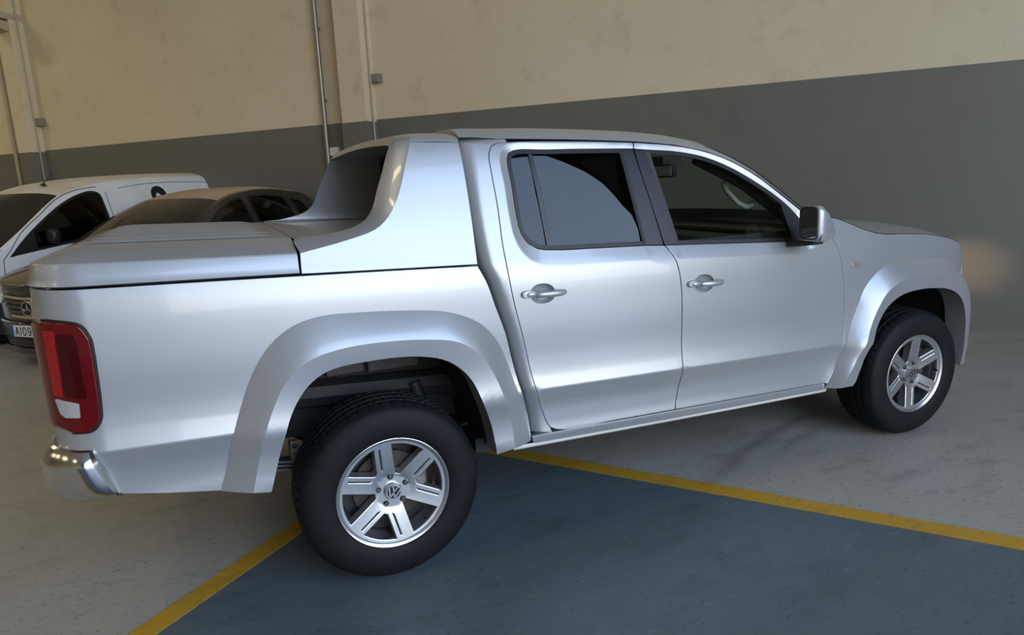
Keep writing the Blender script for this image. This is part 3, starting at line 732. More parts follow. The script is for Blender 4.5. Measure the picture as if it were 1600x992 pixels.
for sd in S2:
    hole = ellipse(*HANDLE_R, .060, .044, 32, .9)
    rd = panel('rear_door', rdout, MD, SILVER, truck, extra=around(rwc, (.007, .020, .033, .0385, .0415, .047)), holes=[hole], rows=(.80, .76, .722, .708, .66), sides=(sd,), sp=.04, gap=.0042)
    hole = ellipse(*HANDLE_F, .060, .044, 32, .9)
    fd = panel('front_door', fdout, MD, SILVER, truck, extra=around(fwc, (.007, .020, .033, .0385, .0415, .047)), holes=[hole], rows=(.80, .76, .722, .708, .66), sides=(sd,), sp=.04, gap=.0042)
    handle(rd, sd, *HANDLE_R); handle(fd, sd, *HANDLE_F)
    panel('window_pane', rwc, MW, GLASSR, rd, e=-.012, sides=(sd,), gap=.004, depth=.004, rnd=.0005, sp=.05)
    panel('window_pane', fwc, MW, GLASSF, fd, e=-.012, sides=(sd,), gap=.004, depth=.004, rnd=.0005, sp=.05)
    seal('window_seal', rwc, rd, sd); seal('window_seal', fwc, fd, sd)
    bar = [(.741, 1.726), (.747, 1.552), (.757, 1.314), (.778, 1.314), (.768, 1.552), (.760, 1.727)]
    panel('window_divider', bar, MW, TRIM, rd, e=-.005, sides=(sd,), gap=0, depth=.01, rnd=.002)
    panel('pillar_trim', [(1.222, 1.736), (1.260, 1.308), (1.354, 1.303), (1.321, 1.48), (1.292, 1.648), (1.284, 1.736)], MW, TRIM, rd, e=-.002, sides=(sd,), gap=.001, depth=.03)
    panel('pillar_trim', [(1.292, 1.737), (1.298, 1.650), (1.328, 1.475), (1.362, 1.303), (1.428, 1.303), (1.354, 1.734)], MW, TRIM, fd, e=-.002, sides=(sd,), gap=.001, depth=.03)
    panel('mirror_triangle', [(2.12, 1.478), (2.194, 1.424), (2.249, 1.358), (2.238, 1.286), (2.165, 1.288)], MW, BLACK, fd, e=-.004, sides=(sd,), gap=0, depth=.02)
# dark strips added behind the panel gaps, standing in for the shade there
for ln in (rdc[10:-1], fdc):
    ribbon('gap_backing', ln[::2], M, .07, -.024, RUBBER, truck, S2)
ribbon('gap_backing', [(.421 + .02, 1.263)] + [(p[0] + .012, p[1]) for p in curve(T_tubf)], M, .12, -.05, RUBBER, truck, S2)
# --- front wing
fr = curve(T_frid)
bon = [(2.36, 1.385, 1), (2.46, 1.392), (2.519, 1.378), (2.602, 1.350), (2.695, 1.320), (2.819, 1.295), (3.0, 1.288), (3.25, 1.272), (3.45, 1.235), (3.58, 1.185), (3.68, 1.10, 1)]
fdf = fdc[[i for i, p in enumerate(fdc) if p[0] > 2.33][0]:[i for i, p in enumerate(fdc) if p[0] > 2.40][-1] + 1]
wing = curve(bon) + [(3.74, 1.03), (3.72, .99), (3.66, .99), (3.60, .99)] + fr[::-1][int(len(fr) * .30):] + [(2.414, .500)] + fdf[::-1]
for sd in S2:
    w = panel('front_wing', wing, M, SILVER, truck, sides=(sd,), sp=.04, rows=(.80, .76, .722, .708))
    panel('side_indicator', fillet([(2.562, 1.127), (2.648, 1.124), (2.646, 1.153), (2.562, 1.156)], .010), M, CLEARLENS, w, e=.005, sides=(sd,), gap=0, depth=.01, sp=.02)
    panel('indicator_bulb', ellipse(2.595, 1.140, .013, .010, 14), M, AMBER, w, e=.007, sides=(sd,), gap=0, depth=.004, sp=.02, rnd=.001)
# --- nose
panel('front_bumper', [(3.76, .47), (SF + LA * math.pi / 2, .47), (SF + LA * math.pi / 2, .80), (3.80, .80), (3.76, .70)], M, SILVER, truck, e=.03, sides=S2, sp=.05, gap=0)
panel('grille', [(3.98, .82), (SF + LA * math.pi / 2, .82), (SF + LA * math.pi / 2, 1.08), (3.98, 1.08)], M, BLACK, truck, e=.01, sides=S2, sp=.06, gap=0)
panel('headlight', [(3.66, .985), (3.80, .87), (3.97, .84), (3.97, 1.075), (3.84, 1.085), (3.69, 1.095)], M, CLEARLENS, truck, e=.012, sides=S2, sp=.05)
for sd in S2:                                     # both headlamps are switched on and throw a glow on the dado
    l = bpy.data.lights.new('headlamp_light', 'SPOT'); l.energy = 85; l.color = (1.0, .66, .36); l.spot_size = math.radians(19); l.spot_blend = 1.0; l.shadow_soft_size = .04
    o = bpy.data.objects.new('headlamp_light', l); COL.objects.link(o)
    o.location = (4.02, sd * .62, .90); o.rotation_euler = (math.radians(90 - 9), 0, math.radians(-92.5))
# --- roof, screen pillars, windscreen, bonnet
E0 = [(.435, 1.786), (.50, 1.788), (.60, 1.784), (.80, 1.786), (1.0, 1.787), (1.15, 1.786), (1.298, 1.783), (1.40, 1.778), (1.517, 1.770), (1.60, 1.757), (1.698, 1.740), (1.77, 1.718), (1.842, 1.693), (1.91, 1.661), (1.985, 1.621), (2.05, 1.577), (2.13, 1.524), (2.19, 1.481), (2.244, 1.442), (2.31, 1.396), (2.381, 1.350), (2.43, 1.365), (2.50, 1.385)]
E0 = E0[:21] + [(2.43, 1.318)]
def top(s, z): return M(s, z - .009, .001)
kr = 10
toploft('roof', [(.434, 1.765)] + E0[:kr + 1], top, SILVER, truck, [.012] + [.045 + .016 * min(1, i / 3) for i in range(kr + 1)], [0] * (kr - 2) + [.01, .02, .035, .05], 0, 2, 120, 13)
cr = [.061 - .030 * i / (len(E0) - kr - 1) for i in range(len(E0) - kr)]
bo = [.05 + .22 * (i / (len(E0) - kr - 1)) ** 1.1 for i in range(len(E0) - kr)]
for q0, q1 in ((0, .085), (1.915, 2)): toploft('windscreen_pillar', E0[kr:], top, SILVER, truck, cr, bo, q0, q1, 8, 13)
toploft('windscreen', E0[kr:], top, GLASSW, truck, cr, bo, .085, 1.915, 40, 13)
bt = [(2.46, 1.392), (2.519, 1.378), (2.602, 1.350), (2.695, 1.320), (2.819, 1.295), (3.0, 1.288), (3.25, 1.272), (3.45, 1.235), (3.58, 1.185), (3.68, 1.10)]
bt = curve(bt, step=.06)
toploft('bonnet', bt, lambda s, z: M(s, z + .002, -.002), SILVER, truck, [.012 + .03 * min(1, i / 6) for i in range(len(bt))], [.20 - .0 * i for i in range(len(bt))], 0, 2, 30, 3.2)
cw = Geo(); cw.box(sh(2.58, 0, 1.30), (.40, 1.4, .03)); cw.build('cowl', BLACK, truck, 40, .01)
# --- mirrors
for sd in S2:
    def f(x, y, z): return sh(x, sd * y, z)
    sec = []
    for (x, y0, y1, z0, z1) in ((2.095, .985, 1.092, 1.305, 1.462), (2.101, .978, 1.100, 1.296, 1.470), (2.125, .976, 1.104, 1.292, 1.468), (2.165, .976, 1.100, 1.292, 1.440), (2.205, .980, 1.088, 1.298, 1.405), (2.240, .988, 1.070, 1.308, 1.368), (2.252, .998, 1.058, 1.315, 1.350)):
        sec.append([f(x, y, z) for y, z in fillet([(y0, z0), (y1, z0), (y1, z1), (y0, z1)], .035, 6)])
    g = Geo(); g.loft(sec if sd > 0 else sec[::-1], closed=True); n = len(sec[0]); g.add(sec[-1], [tuple(range(n)) if sd > 0 else tuple(range(n))[::-1]])
    mm = g.build('door_mirror', SILVER, truck, 50)
    g = Geo(); R = [[f(2.110, y, z) for y, z in fillet([(.984, 1.302), (1.096, 1.302), (1.096, 1.464), (.984, 1.464)], .032, 6)], [f(2.090, y, z) for y, z in fillet([(.986, 1.304), (1.094, 1.304), (1.094, 1.462), (.986, 1.462)], .032, 6)], [f(2.098, y, z) for y, z in fillet([(.994, 1.312), (1.086, 1.312), (1.086, 1.453), (.994, 1.453)], .026, 6)]]
    g.loft(R, closed=True); g.build('mirror_rim', BLACK, mm, 40)
    g = Geo(); L = [f(2.097, y, z) for y, z in fillet([(.993, 1.311), (1.087, 1.311), (1.087, 1.454), (.993, 1.454)], .026, 6)]; g.add(L, [tuple(range(len(L)))]); g.build('mirror_glass', MIRRORM, mm, None)
    g = Geo(); R = []
    for (x, y1, zz, hh) in ((2.108, 1.1035, 1.318, .016), (2.13, 1.1055, 1.318, .016), (2.17, 1.1005, 1.318, .014), (2.21, 1.0880, 1.320, .011), (2.240, 1.071, 1.324, .007)):
        R.append([f(x, y1 - .012, zz - hh - .002), f(x, y1, zz - hh), f(x, y1 + .003, zz), f(x, y1, zz + hh), f(x, y1 - .012, zz + hh + .002)])
    g.loft(R if sd < 0 else R[::-1]); g.build('mirror_indicator', REDDARK if False else CLEARLENS, mm, 40)
    g = Geo(); g.add([f(2.10, .90, 1.292), f(2.20, .89, 1.292), f(2.19, 1.05, 1.294), f(2.11, 1.06, 1.294), f(2.10, .90, 1.255), f(2.20, .89, 1.258), f(2.19, 1.05, 1.280), f(2.11, 1.06, 1.278)], [(0, 1, 2, 3), (7, 6, 5, 4), (0, 4, 5, 1), (1, 5, 6, 2), (2, 6, 7, 3), (3, 7, 4, 0)]); g.build('mirror_foot', BLACK, mm, 40, .006)
# --- tail lamps
tl = fillet([(-1.19, 1.148), (-1.08, 1.160), (-1.02, 1.156), (-.972, 1.147), (-.954, 1.10), (-.953, 1.04), (-.957, .90), (-.962, .83), (-.985, .797), (-1.03, .794), (-1.19, .800)], [.01, .02, .02, .05, .01, .02, .02, .02, .05, .03, .01], 6)
for sd in S2:
    t = panel('tail_lamp', tl, M, REDLENS, truck, e=.012, sides=(sd,), gap=0, depth=.02, sp=.025, rnd=.006)
    seal2 = shrink(tl, -.006); ribbon('tail_lamp_gasket', [p for p in seal2] + [seal2[0]], M, .014, .002, RUBBER, t, (sd,))
    panel('brake_strip', fillet([(-1.085, 1.135), (-1.048, 1.135), (-1.052, .915), (-1.085, .918)], .006), M, REDBRIGHT, t, e=.0160, sides=(sd,), gap=0, depth=.003, sp=.03, rnd=.001)
    panel('dark_chamber', fillet([(-1.040, 1.125), (-.985, 1.120), (-.982, .905), (-1.044, .912)], .012), M, REDDARK, t, e=.0155, sides=(sd,), gap=0, depth=.003, sp=.03, rnd=.001)
    panel('reversing_lens', fillet([(-1.083, .905), (-1.008, .890), (-1.011, .842), (-1.055, .842), (-1.072, .855)], .004), M, WHITELENS, t, e=.0170, sides=(sd,), gap=0, depth=.003, sp=.02, rnd=.001)
# --- rear bumper, chrome wrap round the corner
def bumper():
    sec = [(.724, .000), (.728, .012), (.724, .022), (.704, .042), (.690, .053), (.684, .057), (.672, .059), (.645, .061), (.61, .058), (.585, .050), (.562, .034), (.548, .012), (.542, -.02)]
    ts = np.r_[np.linspace(0, .5, 24) ** 1.3 / .5 ** .3, np.linspace(.53, 1, 10)]
    g = Geo(); R = []
    for t in ts:
        row = []
        for z, e in sec:
            s0 = -.990 + (.722 - z) / .178 * .052
            s = s0 + t * (-1.985 - s0); z = z + max(0, (z - .64) / .09) * .020 * min(1, t / .12); k = min(1, t / .03) ** .5
            row.append(M(s, z - .014 * min(1, max(0, (t - .02) / .1)), .004 + (e - .004) * (.35 + .65 * k)))
        R.append(row)
    for sd in (-1, 1):
        RR = [[(x, -y * sd, z) for x, y, z in r] for r in R]
        g.loft(RR if sd > 0 else RR[::-1])
        inn = [(p[0] + .004, p[1] * .96, p[2]) for p in RR[0]]
        g.loft([RR[0], inn] if sd > 0 else [inn, RR[0]])
    b = g.build('rear_bumper', CHROME, truck, 24)
    for sd in (-1, 1):
        q = Geo(); c = M(-1.235, .665, .046); q.lathe([(0, .004), (.012, .004), (.013, 0)], 12, 0, (c[0] - .004, sd * abs(c[1]), c[2])); q.build('parking_sensor', BLACK, b)
bumper()

# ------------------------------------------------------------------ wheels
RT, RR_ = .374, .233
def tyre_mesh(name, parent):
    prof = [(.214, -.015), (.226, -.002), (.236, .006), (.252, .012), (.285, .0155), (.318, .012), (.342, .003), (.352, -.004), (.354, -.007), (.3655, -.022), (.3705, -.034), (.3725, -.048), (.366, -.052), (.366, -.060), (.3730, -.064), (.3742, -.092), (.366, -.095), (.366, -.105), (.3745, -.108), (.3745, -.142), (.366, -.145), (.366, -.155), (.3742, -.158), (.3730, -.186), (.366, -.190), (.366, -.198), (.3725, -.202), (.3705, -.216), (.3655, -.228), (.352, -.246), (.318, -.262), (.270, -.262), (.226, -.248), (.214, -.235)]
    n = 300; g = Geo(); rings = []
    for k in range(n):
        a = 2 * math.pi * k / n; cut = (k % 6 == 0); row = []
        for i, (r, h) in enumerate(prof):
            if cut and 9 <= i <= 11: r -= .006
            if (k + 3) % 6 == 0 and 26 <= i <= 28: r -= .006
            if k % 4 == 0 and i in (14, 15, 18, 19, 22, 23): r -= .003
            row.append((r * math.cos(a), -h, r * math.sin(a)))
        rings.append(row)
    g.loft(rings + [rings[0]])
    return g.build(name, TYRE, parent, 32)
def rimface(name, parent, rot):
    "alloy face: three plain windows, three framed ones with slim slots beside the ribs"
    def f(u, v, e):
        r = math.hypot(u, v)
        h = -.030 + .024 * min(1, max(0, (r - .07) / .15)) ** .8 if r > .07 else -.030
        if r < .07: h = -.030 + .004 * (1 - (r / .07) ** 2) * 0
        a = rot; c, s = math.cos(a), math.sin(a)
        return (u * c - v * s, -(h + e), u * s + v * c)
    def window(bis, half, off, r0, r1, rad):
        b = math.radians(bis); hw = math.radians(half); pts = []
        def lim(r): return hw - math.asin(min(.95, off / r))
        N = 8
        lo = [(r, -lim(r)) for r in np.linspace(r0, r1, N)]
        top_ = [(r1, t) for t in np.linspace(-lim(r1), lim(r1), 12)[1:-1]]
        hi = [(r, lim(r)) for r in np.linspace(r1, r0, N)]
        P = lo + top_ + hi
        P = [(r * math.cos(b + t), r * math.sin(b + t)) for r, t in P]
        corner = [rad * .6] + [0] * (N - 2) + [rad] + [0] * 10 + [rad] + [0] * (N - 2) + [rad * .6]
        return fillet(P, .006, 3) if False else P
    def slot(ax, o0, o1, r0, r1, sgn):
        a = math.radians(ax); c, s = math.cos(a), math.sin(a)
        P = fillet([(r0 + .010, sgn * o0), (r1, sgn * o0), (r1, sgn * o1), (r0, sgn * o1)], .005, 4)
        return [(x * c - y * s, x * s + y * c) for x, y in P]
    holes = []
    for k in range(3):
        holes.append(window(69 + 120 * k, 25.5, .0185, .070, .2065, .01))
        holes.append(window(9 + 120 * k, 34.5, .0475, .098, .2055, .01))
        for ax, sg in ((9 + 34.5 + 120 * k, -1), (9 - 34.5 + 120 * k, 1)): holes.append(slot(ax,   .0225, .0350, .086, .194, sg))
    outline = [(.2135 * math.cos(2 * math.pi * i / 96), .2135 * math.sin(2 * math.pi * i / 96)) for i in range(96)]
    return panel(name, outline, f, ALLOY, parent, holes=holes, sp=.012, gap=0, depth=.038, rnd=.0055, eps=.002, sides=(-1,))
def emblem(parent, rot, loc_y):
    "round badge: a V over a W inside a ring"
    c, s = math.cos(rot), math.sin(rot)
    d = Geo(); d.lathe([(0, .002), (.0275, .002), (.029, 0), (.029, -.006)], 40, 1, (0, loc_y, 0)); cap = d.build('badge_disc', EMBLACK, parent, 40)
    g = Geo()
    g.lathe([(.0265, .002), (.0268, .004), (.0290, .004), (.0295, .002)], 48, 1, (0, loc_y, 0))
    def bar(p, q, w):
        p = np.array(p) * .0262; q = np.array(q) * .0262; t = (q - p) / np.linalg.norm(q - p); n = np.array((-t[1], t[0])) * w * .0262 / 2
        P = [p + n, q + n, q - n, p - n]; P = [(x * c - y * s, x * s + y * c) for x, y in P]
        g.add([(x, loc_y - .0042, y) for x, y in P] + [(x, loc_y - .001, y) for x, y in P], [(0, 1, 2, 3), (0, 4, 5, 1), (1, 5, 6, 2), (2, 6, 7, 3), (3, 7, 4, 0)])
    for sg in (-1, 1):
        bar((sg * .40, .92), (sg * .03, .10), .20)
        bar((sg * .86, .50), (sg * .36, -.90), .20); bar((sg * .36, -.90), (0, -.02), .20)
    g.build('badge_letters', EMSILVER, parent, 30)
def wheel(name, x, sd, rot):
    # the barrel is the part, everything bolted to it hangs below it
    g = Geo(); g.lathe([(.2325, -.004), (.2330, .001), (.2290, .0025), (.2200, -.001), (.2140, -.008), (.2105, -.016), (.205, -.06), (.198, -.15), (.205, -.235), (.214, -.245)], 96)
    w = g.build(name, ALLOY, truck, 40)
    tyre_mesh('tyre', w)
    rimface('rim_face', w, rot)
    g = Geo(); g.lathe([(0, -.085), (.150, -.085), (.150, -.105), (0, -.105)], 48); g.build('brake_disc', DISC, w, 40)
    g = Geo(); g.lathe([(0, -.11), (.196, -.11)], 40); g.build('backing_plate', UNDER, w, 40)
    cl = Geo(); cl.box((.125, .10, .04), (.07, .07, .16)); cl.build('brake_caliper', STEEL, w, 40, .01)
    g = Geo(); g.lathe([(.036, -.034), (.036, -.018), (.033, -.014), (0, -.014)], 40); g.build('centre_cap', ALLOY, w, 40)
    emblem(w, rot - .35, .012)
    for k in range(5):
        a = math.radians(94.6 - 72 * k) + rot
        cx, cz = .060 * math.cos(a), .060 * math.sin(a)
        g = Geo(); g.lathe([(.0125, -.0285), (.0120, -.0298), (.0001, -.0299)], 20, 1, (cx, 0, cz)); g.build('bolt_pocket_shade', EMBLACK, w, 40)  # flat black disc, the shade of the bolt recess put into colour
        g = Geo(); g.lathe([(.0085, -.030), (.0085, -.021), (.007, -.0195), (.0045, -.0195), (.004, -.024), (0, -.024)], 6 if False else 18, 1, (cx, 0, cz)); g.build('wheel_bolt', STEEL, w, 30)
    a = math.radians(-50.6) + rot
    g = Geo(); g.tube([(.192 * math.cos(a), -.002, .192 * math.sin(a)), (.200 * math.cos(a), .03, .200 * math.sin(a))], .0055, 10); g.build('valve', BLACK, w)
    w.location = (x, sd * .945, RT)
    w.rotation_euler = (0, 0, math.pi if sd > 0 else 0)
    return w
wheel('rear_wheel', 0, -1, 0.)
wf = wheel('front_wheel', 3.095, -1, math.radians(48)); wf.rotation_euler = (0, 0, math.radians(-1.3))
wheel('rear_wheel', 0, 1, .3); wheel('front_wheel', 3.095, 1, .8)

# ------------------------------------------------------------------ chassis
for sd in S2:
    g = Geo(); g.tube([sh(-1.1, sd * .50, .60), sh(-.7, sd * .50, .62), sh(-.35, sd * .50, .70), sh(.35, sd * .50, .68), sh(.7, sd * .48, .56), sh(2.4, sd * .45, .54), sh(2.8, sd * .42, .66), sh(3.7, sd * .42, .60)], .06, 8); g.build('frame_rail', UNDER, truck, 30)
    lf = None
    for k in range(3):                                # leaf pack
        g = Geo(); x0, x1 = (-.66, -.56, -.42)[k], (.62, .52, .40)[k]; R = []
        for i in range(15):
            x = x0 + (x1 - x0) * i / 14; zc = .43 - .012 * k + .115 * ((x - 0) / .65) ** 2 * (1 - .12 * k)
            R.append([(x, sd * .60 - .03, zc - .005), (x, sd * .60 + .03, zc - .005), (x, sd * .60 + .03, zc + .005), (x, sd * .60 - .03, zc + .005)])
        g.loft(R, closed=True, cap=True)
        if lf is None: lf = g.build('leaf_spring', STEEL, truck, 40)
        else: g.build('leaf', STEEL, lf, 40)
    for xx, zz in ((-.335, .50), (.33, .46)):
        g = Geo(); g.box((xx, sd * .60, zz), (.035, .075, .085)); g.box((xx, sd * .645, zz + .035), (.03, .02, .05)); g.build('spring_clamp', RUST, lf, 40, .003)
        g = Geo(); g.lathe([(.010, .012), (.010, 0), (0, .012)][::1], 10, 1, (xx, sd * .645 - .010, zz + .045)); g.build('clamp_bolt', STEEL, lf)
    g = Geo(); g.box(sh(-.36, sd * .60, .66), (.06, .06, .10)); g.build('bump_stop', RUBBER, truck, 40, .015)
    g = Geo(); g.tube([(.32, sd * .58, .26), (.22, sd * .54, .70)], .032, 12); g.build('shock_absorber', UNDER, truck, 40)
    g = Geo(); g.tube([(3.05, sd * .62, .35), (3.03, sd * .52, 1.0)], .05, 12); g.build('front_strut', UNDER, truck, 40)
    g = Geo(); R = [sh(x, sd * .70, z) for x, z in ((.458, .50), (.47, .62), (.44, .74), (.50, .74), (.53, .60), (.52, .47))]; R2 = [(p[0], sd * .90, p[2]) for p in R]
    g.add(R + R2, [tuple(range(6)), tuple(range(6, 12))[::-1]] + [(i, (i + 1) % 6, 6 + (i + 1) % 6, 6 + i) for i in range(6)]); g.build('mud_flap', RUBBER, truck, 40)
g = Geo(); g.tube([(0, -.78, .374), (0, .78, .374)], .05, 14); g.lathe([(.06, -.16), (.15, -.08), (.17, 0), (.15, .08), (.06, .16)], 24, 1, (0, -.05, .374)); g.build('rear_axle', UNDER, truck, 40)
g = Geo(); g.tube([(3.095, -.78, .374), (3.095, .78, .374)], .04, 12); g.build('front_axle', UNDER, truck, 40)
fl = Geo(); fl.box(sh(1.55, 0, .50), (2.3, 1.66, .06)); fl.build('cabin_floor', UNDER, truck, 40)
bf = Geo(); bf.box(sh(-.35, 0, .74), (1.5, .9, .04)); bf.build('bed_floor', UNDER, truck, 40)

# ------------------------------------------------------------------ inside the cab
g = Geo(); g.box(sh(.47, 0, .95), (.03, 1.55, .85)); g.build('rear_bulkhead', CABIN, truck, 40)
g = Geo(); g.box(sh(.452, 0, 1.555), (.006, 1.40, .40)); g.build('rear_window', GLASSR, truck, 40)
g = Geo(); rows = []
for x, hw, z in ((.46, .66, 1.755), (.9, .67, 1.775), (1.4, .66, 1.765), (1.75, .62, 1.73)): rows.append([sh(x, y, z + .02 * (1 - (y / .7) ** 2)) for y in np.linspace(-hw, hw, 9)])
g.loft(rows); g.build('headliner', CABIN, truck, 60)
g = Geo(); g.add(*(lambda P: (P, [(0, 1, 2, 3), (4, 7, 6, 5), (0, 4, 5, 1), (1, 5, 6, 2), (2, 6, 7, 3), (3, 7, 4, 0)]))([sh(x, y, z) for y in (-.80, .80) for x, z in ((2.06, .75), (2.55, .80), (2.55, 1.28), (2.12, 1.27))])); g.build('dashboard', CABIN, truck, 40, .03)
def seat(x, y, w):
    g = Geo(); g.box(sh(x, y, .80), (.50, w, .16)); s = g.build('seat', SEATM, truck, 40, .05)
    b = Geo(); b.box(sh(x - .30, y, 1.12), (.15, w * .94, .62), Matrix.Rotation(-.22, 3, 'Y')); b.build('backrest', SEATM, s, 40, .05)
    hs = (0,) if w < .7 else (-.38, .38)
    for dy in hs:
        h = Geo(); h.box(sh(x - .395, y + dy, 1.53), (.10, .26, .17), Matrix.Rotation(-.15, 3, 'Y')); h.build('headrest', SEATM, s, 40, .04)
        p = Geo()
        for k in (-.06, .06): p.tube([sh(x - .37, y + dy + k, 1.36), sh(x - .39, y + dy + k, 1.50)], .007, 8)
        p.build('headrest_post', STEEL, s)
seat(1.66, -.38, .52); seat(1.66, .38, .52); seat(.86, 0, 1.32)
g = Geo(); ring = []
for k in range(25):
    a = 2 * math.pi * k / 24; u, v = .185 * math.cos(a), .185 * math.sin(a); ring.append(sh(2.02 - v * .42, .38 + u, 1.16 + v * .9))
g.tube(ring, .016, 8, cap=False); st = g.build('steering_wheel', CABIN, truck, 40)
g = Geo(); g.box(sh(2.03, .38, 1.155), (.06, .15, .12)); g.tube([sh(2.02, .22, 1.16), sh(2.02, .54, 1.16)], .018, 8); g.build('steering_hub', CABIN, st, 40, .01)
g = Geo(); g.tube([sh(1.93, -.62, 1.585), sh(1.94, -.645, 1.535), sh(2.0, -.66, 1.475), sh(2.05, -.665, 1.455), sh(2.09, -.665, 1.462), sh(2.10, -.655, 1.480)], .013, 10); g.build('grab_handle', LIGHTTRIM, truck, 50)
g = Geo(); g.box(sh(1.98, -.02, 1.655), (.045, .24, .075), Matrix.Rotation(.15, 3, 'Z')); rm = g.build('rear_view_mirror', CABIN, truck, 40, .02)
g = Geo(); g.box(sh(1.957, -.02, 1.655), (.003, .22, .058), Matrix.Rotation(.15, 3, 'Z')); g.build('mirror_pane', LIGHTTRIM, rm, 40)
g = Geo(); g.tube([sh(1.98, 0, 1.66), sh(2.05, 0, 1.72)], .012, 8); g.box(sh(2.02, 0, 1.72), (.14, .16, .05)); g.build('mirror_stalk', CABIN, rm, 40)
for sd in S2:                                         # belt and inner door trim
    g = Geo(); g.box(sh(1.42, sd * .74, 1.15), (1.9, .02, .30)); g.build('inner_door_trim', CABIN, truck, 40)
    g = Geo(); g.add([sh(1.34, sd * .70, 1.62), sh(1.36, sd * .70, 1.62), sh(1.72, sd * .62, .95), sh(1.68, sd * .62, .95)], [(0, 1, 2, 3)]); g.build('seat_belt', SEATM, truck, None)
    pts = []
    g = Geo(); g.tube([sh(1.72, sd * .66, 1.70), sh(2.0, sd * .69, 1.575), sh(2.25, sd * .74, 1.40)], .03, 8); g.build('inner_pillar_trim', CABIN, truck, 40)
    g = Geo(); g.box(sh(1.30, sd * .70, 1.52), (.08, .04, .5), Matrix.Rotation(-.17, 3, 'Y')); g.build('centre_pillar_trim', CABIN, truck, 40)

# ------------------------------------------------------------------ the two cars behind
def flank(plo, tp, SR, r, SF_, LA_):
    def f(s, z, e=0.):
        w = plo(z) + tp(max(s, SR))
        if s < SR:
            th = (SR - s) / r
            if th < math.pi / 2: x = SR - (r + e) * math.sin(th); y = w - r + (r + e) * math.cos(th)
            else: x = SR - r - e; y = w - r - r * (th - math.pi / 2)
        elif s > SF_:
            th = min((s - SF_) / LA_, math.pi / 2); x = SF_ + (LA_ + e) * math.sin(th); y = (w + e) * math.cos(th)
        else: x = s; y = w + e
        return (x, -y, z)
    return f
def simple_wheel(parent, x, sd, half, r=.31):
    g = Geo(); g.lathe([(r * .66, -.01), (r * .75, .006), (r * .9, .004), (r, -.03), (r, -.17), (r * .7, -.2)], 56); w = g.build('car_wheel', TYRE, parent, 40)
    g = Geo(); g.lathe([(r * .68, 0), (r * .62, -.02), (r * .3, -.03), (.001, -.02)], 40); g.build('wheel_cover', STEEL, w, 40)
    w.location = (x, sd * half, r); w.rotation_euler = (0, 0, math.pi if sd > 0 else 0)

# ---- dark dusty hatchback, nose towards the camera; local x forward, x=2 at the grille
hd = math.radians(-133.3)
hx, hy = math.cos(hd), math.sin(hd)
hatch = empty('hatchback_car', (-2.117 - 2.0 * hx, 4.142 - 2.0 * hy, 0), hd, 'dark grey hatchback with a dust covered roof parked behind the pickup bed', 'car')
HP = pchip([.18, .30, .55, .80, .98, 1.05, 1.30, 1.45, 1.58], [.82, .86, .885, .88, .855, .83, .725, .640, .55])
HT = pchip([-1.6, -1, 0, .9, 1.3, 1.6], [-.03, -.01, 0, 0, -.02, -.05])
H = flank(HP, HT, -1.55, .38, 1.62, .40)
hend = 1.62 + .40 * math.pi / 2; rend = -1.55 - .38 * math.pi / 2 - .35
hoodline = [(1.00, .985), (1.25, .93), (1.55, .87), (1.75, .815), (2.0, .755), (hend, .735)]
roofline = [(1.00, .985), (.80, 1.115), (.55, 1.265), (.30, 1.390), (.10, 1.470), (-.15, 1.532), (-.5, 1.572), (-.9, 1.575), (-1.25, 1.545), (-1.55, 1.485), (-1.76, 1.26), (-1.85, .98)]
winF = fillet([(.80, 1.00), (.46, 1.245), (.20, 1.385), (-.02, 1.470), (-.26, 1.510), (-.28, 1.0)], [.03, 0, .02, .02, .05, .03])
winR = fillet([(-.37, 1.0), (-.36, 1.518), (-.70, 1.525), (-1.04, 1.490), (-1.16, 1.02)], [.03, .05, .02, .06, .03])
winQ = fillet([(-1.26, 1.06), (-1.15, 1.470), (-1.36, 1.42), (-1.50, 1.20)], [.02, .04, .05, .03])
arch = lambda cx, r: arc(cx, .30, r, 178, 2, 18)
body = [(hend, .735)] + hoodline[::-1][1:] + roofline[1:] + [(-1.95, .95), (rend, .95), (rend, .24), (-1.66, .24)] + arch(-1.28, .36) + [(-.85, .19), (.85, .19)] + arch(1.24, .36) + [(1.68, .18), (hend, .15)]
body = [(hend, .755)] + [p for p in curve(hoodline[::-1])[1:-1]] + curve(roofline) + [(rend, .95), (rend, .24)] + arch(-1.28, .36) + [(-.85, .19), (.85, .19)] + arch(1.24, .36) + [(1.68, .18), (hend, .15)]
hb = panel('body_side', body, H, MBP, hatch, holes=[winF, winR, winQ], sides=S2, sp=.07, gap=0, depth=.03)
for sd in S2:
    for wn in (winF, winR, winQ):
        p = panel('side_window', wn, H, GLASSD, hatch, e=-.01, sides=(sd,), gap=-.004, depth=.004, sp=.1)
        L = wn; inn = shrink(L, .022)
        g = Geo(); R = [[(lambda q: (q[0], q[1] * -sd, q[2]))(H(a, b, e)) for a, b in X + X[:1]] for X, e in ((L, .003), (inn, .003), (inn, -.02))]
        g.loft(R if sd < 0 else R[::-1]); g.build('window_frame', RUBBER, p, 40)
hl = curve(hoodline, step=.08); rl = curve(roofline, step=.08)
iw = min(range(len(rl)), key=lambda i: abs(rl[i][0] - .08)); ir = min(range(len(rl)), key=lambda i: abs(rl[i][0] + 1.42))
n = len(hl); toploft('bonnet', hl[::-1], H, MBP, hatch, .06, [0 + .10 * i / (n - 1) for i in range(n)], 0, 2, 24, 2.4)
n = iw + 1
cr_, bo_ = [.05] * n, [.16 - .10 * i / (n - 1) for i in range(n)]
for q0, q1 in ((0, .09), (1.91, 2)): toploft('windscreen_pillar', rl[:n], H, MBP, hatch, cr_, bo_, q0, q1, 3, 4)
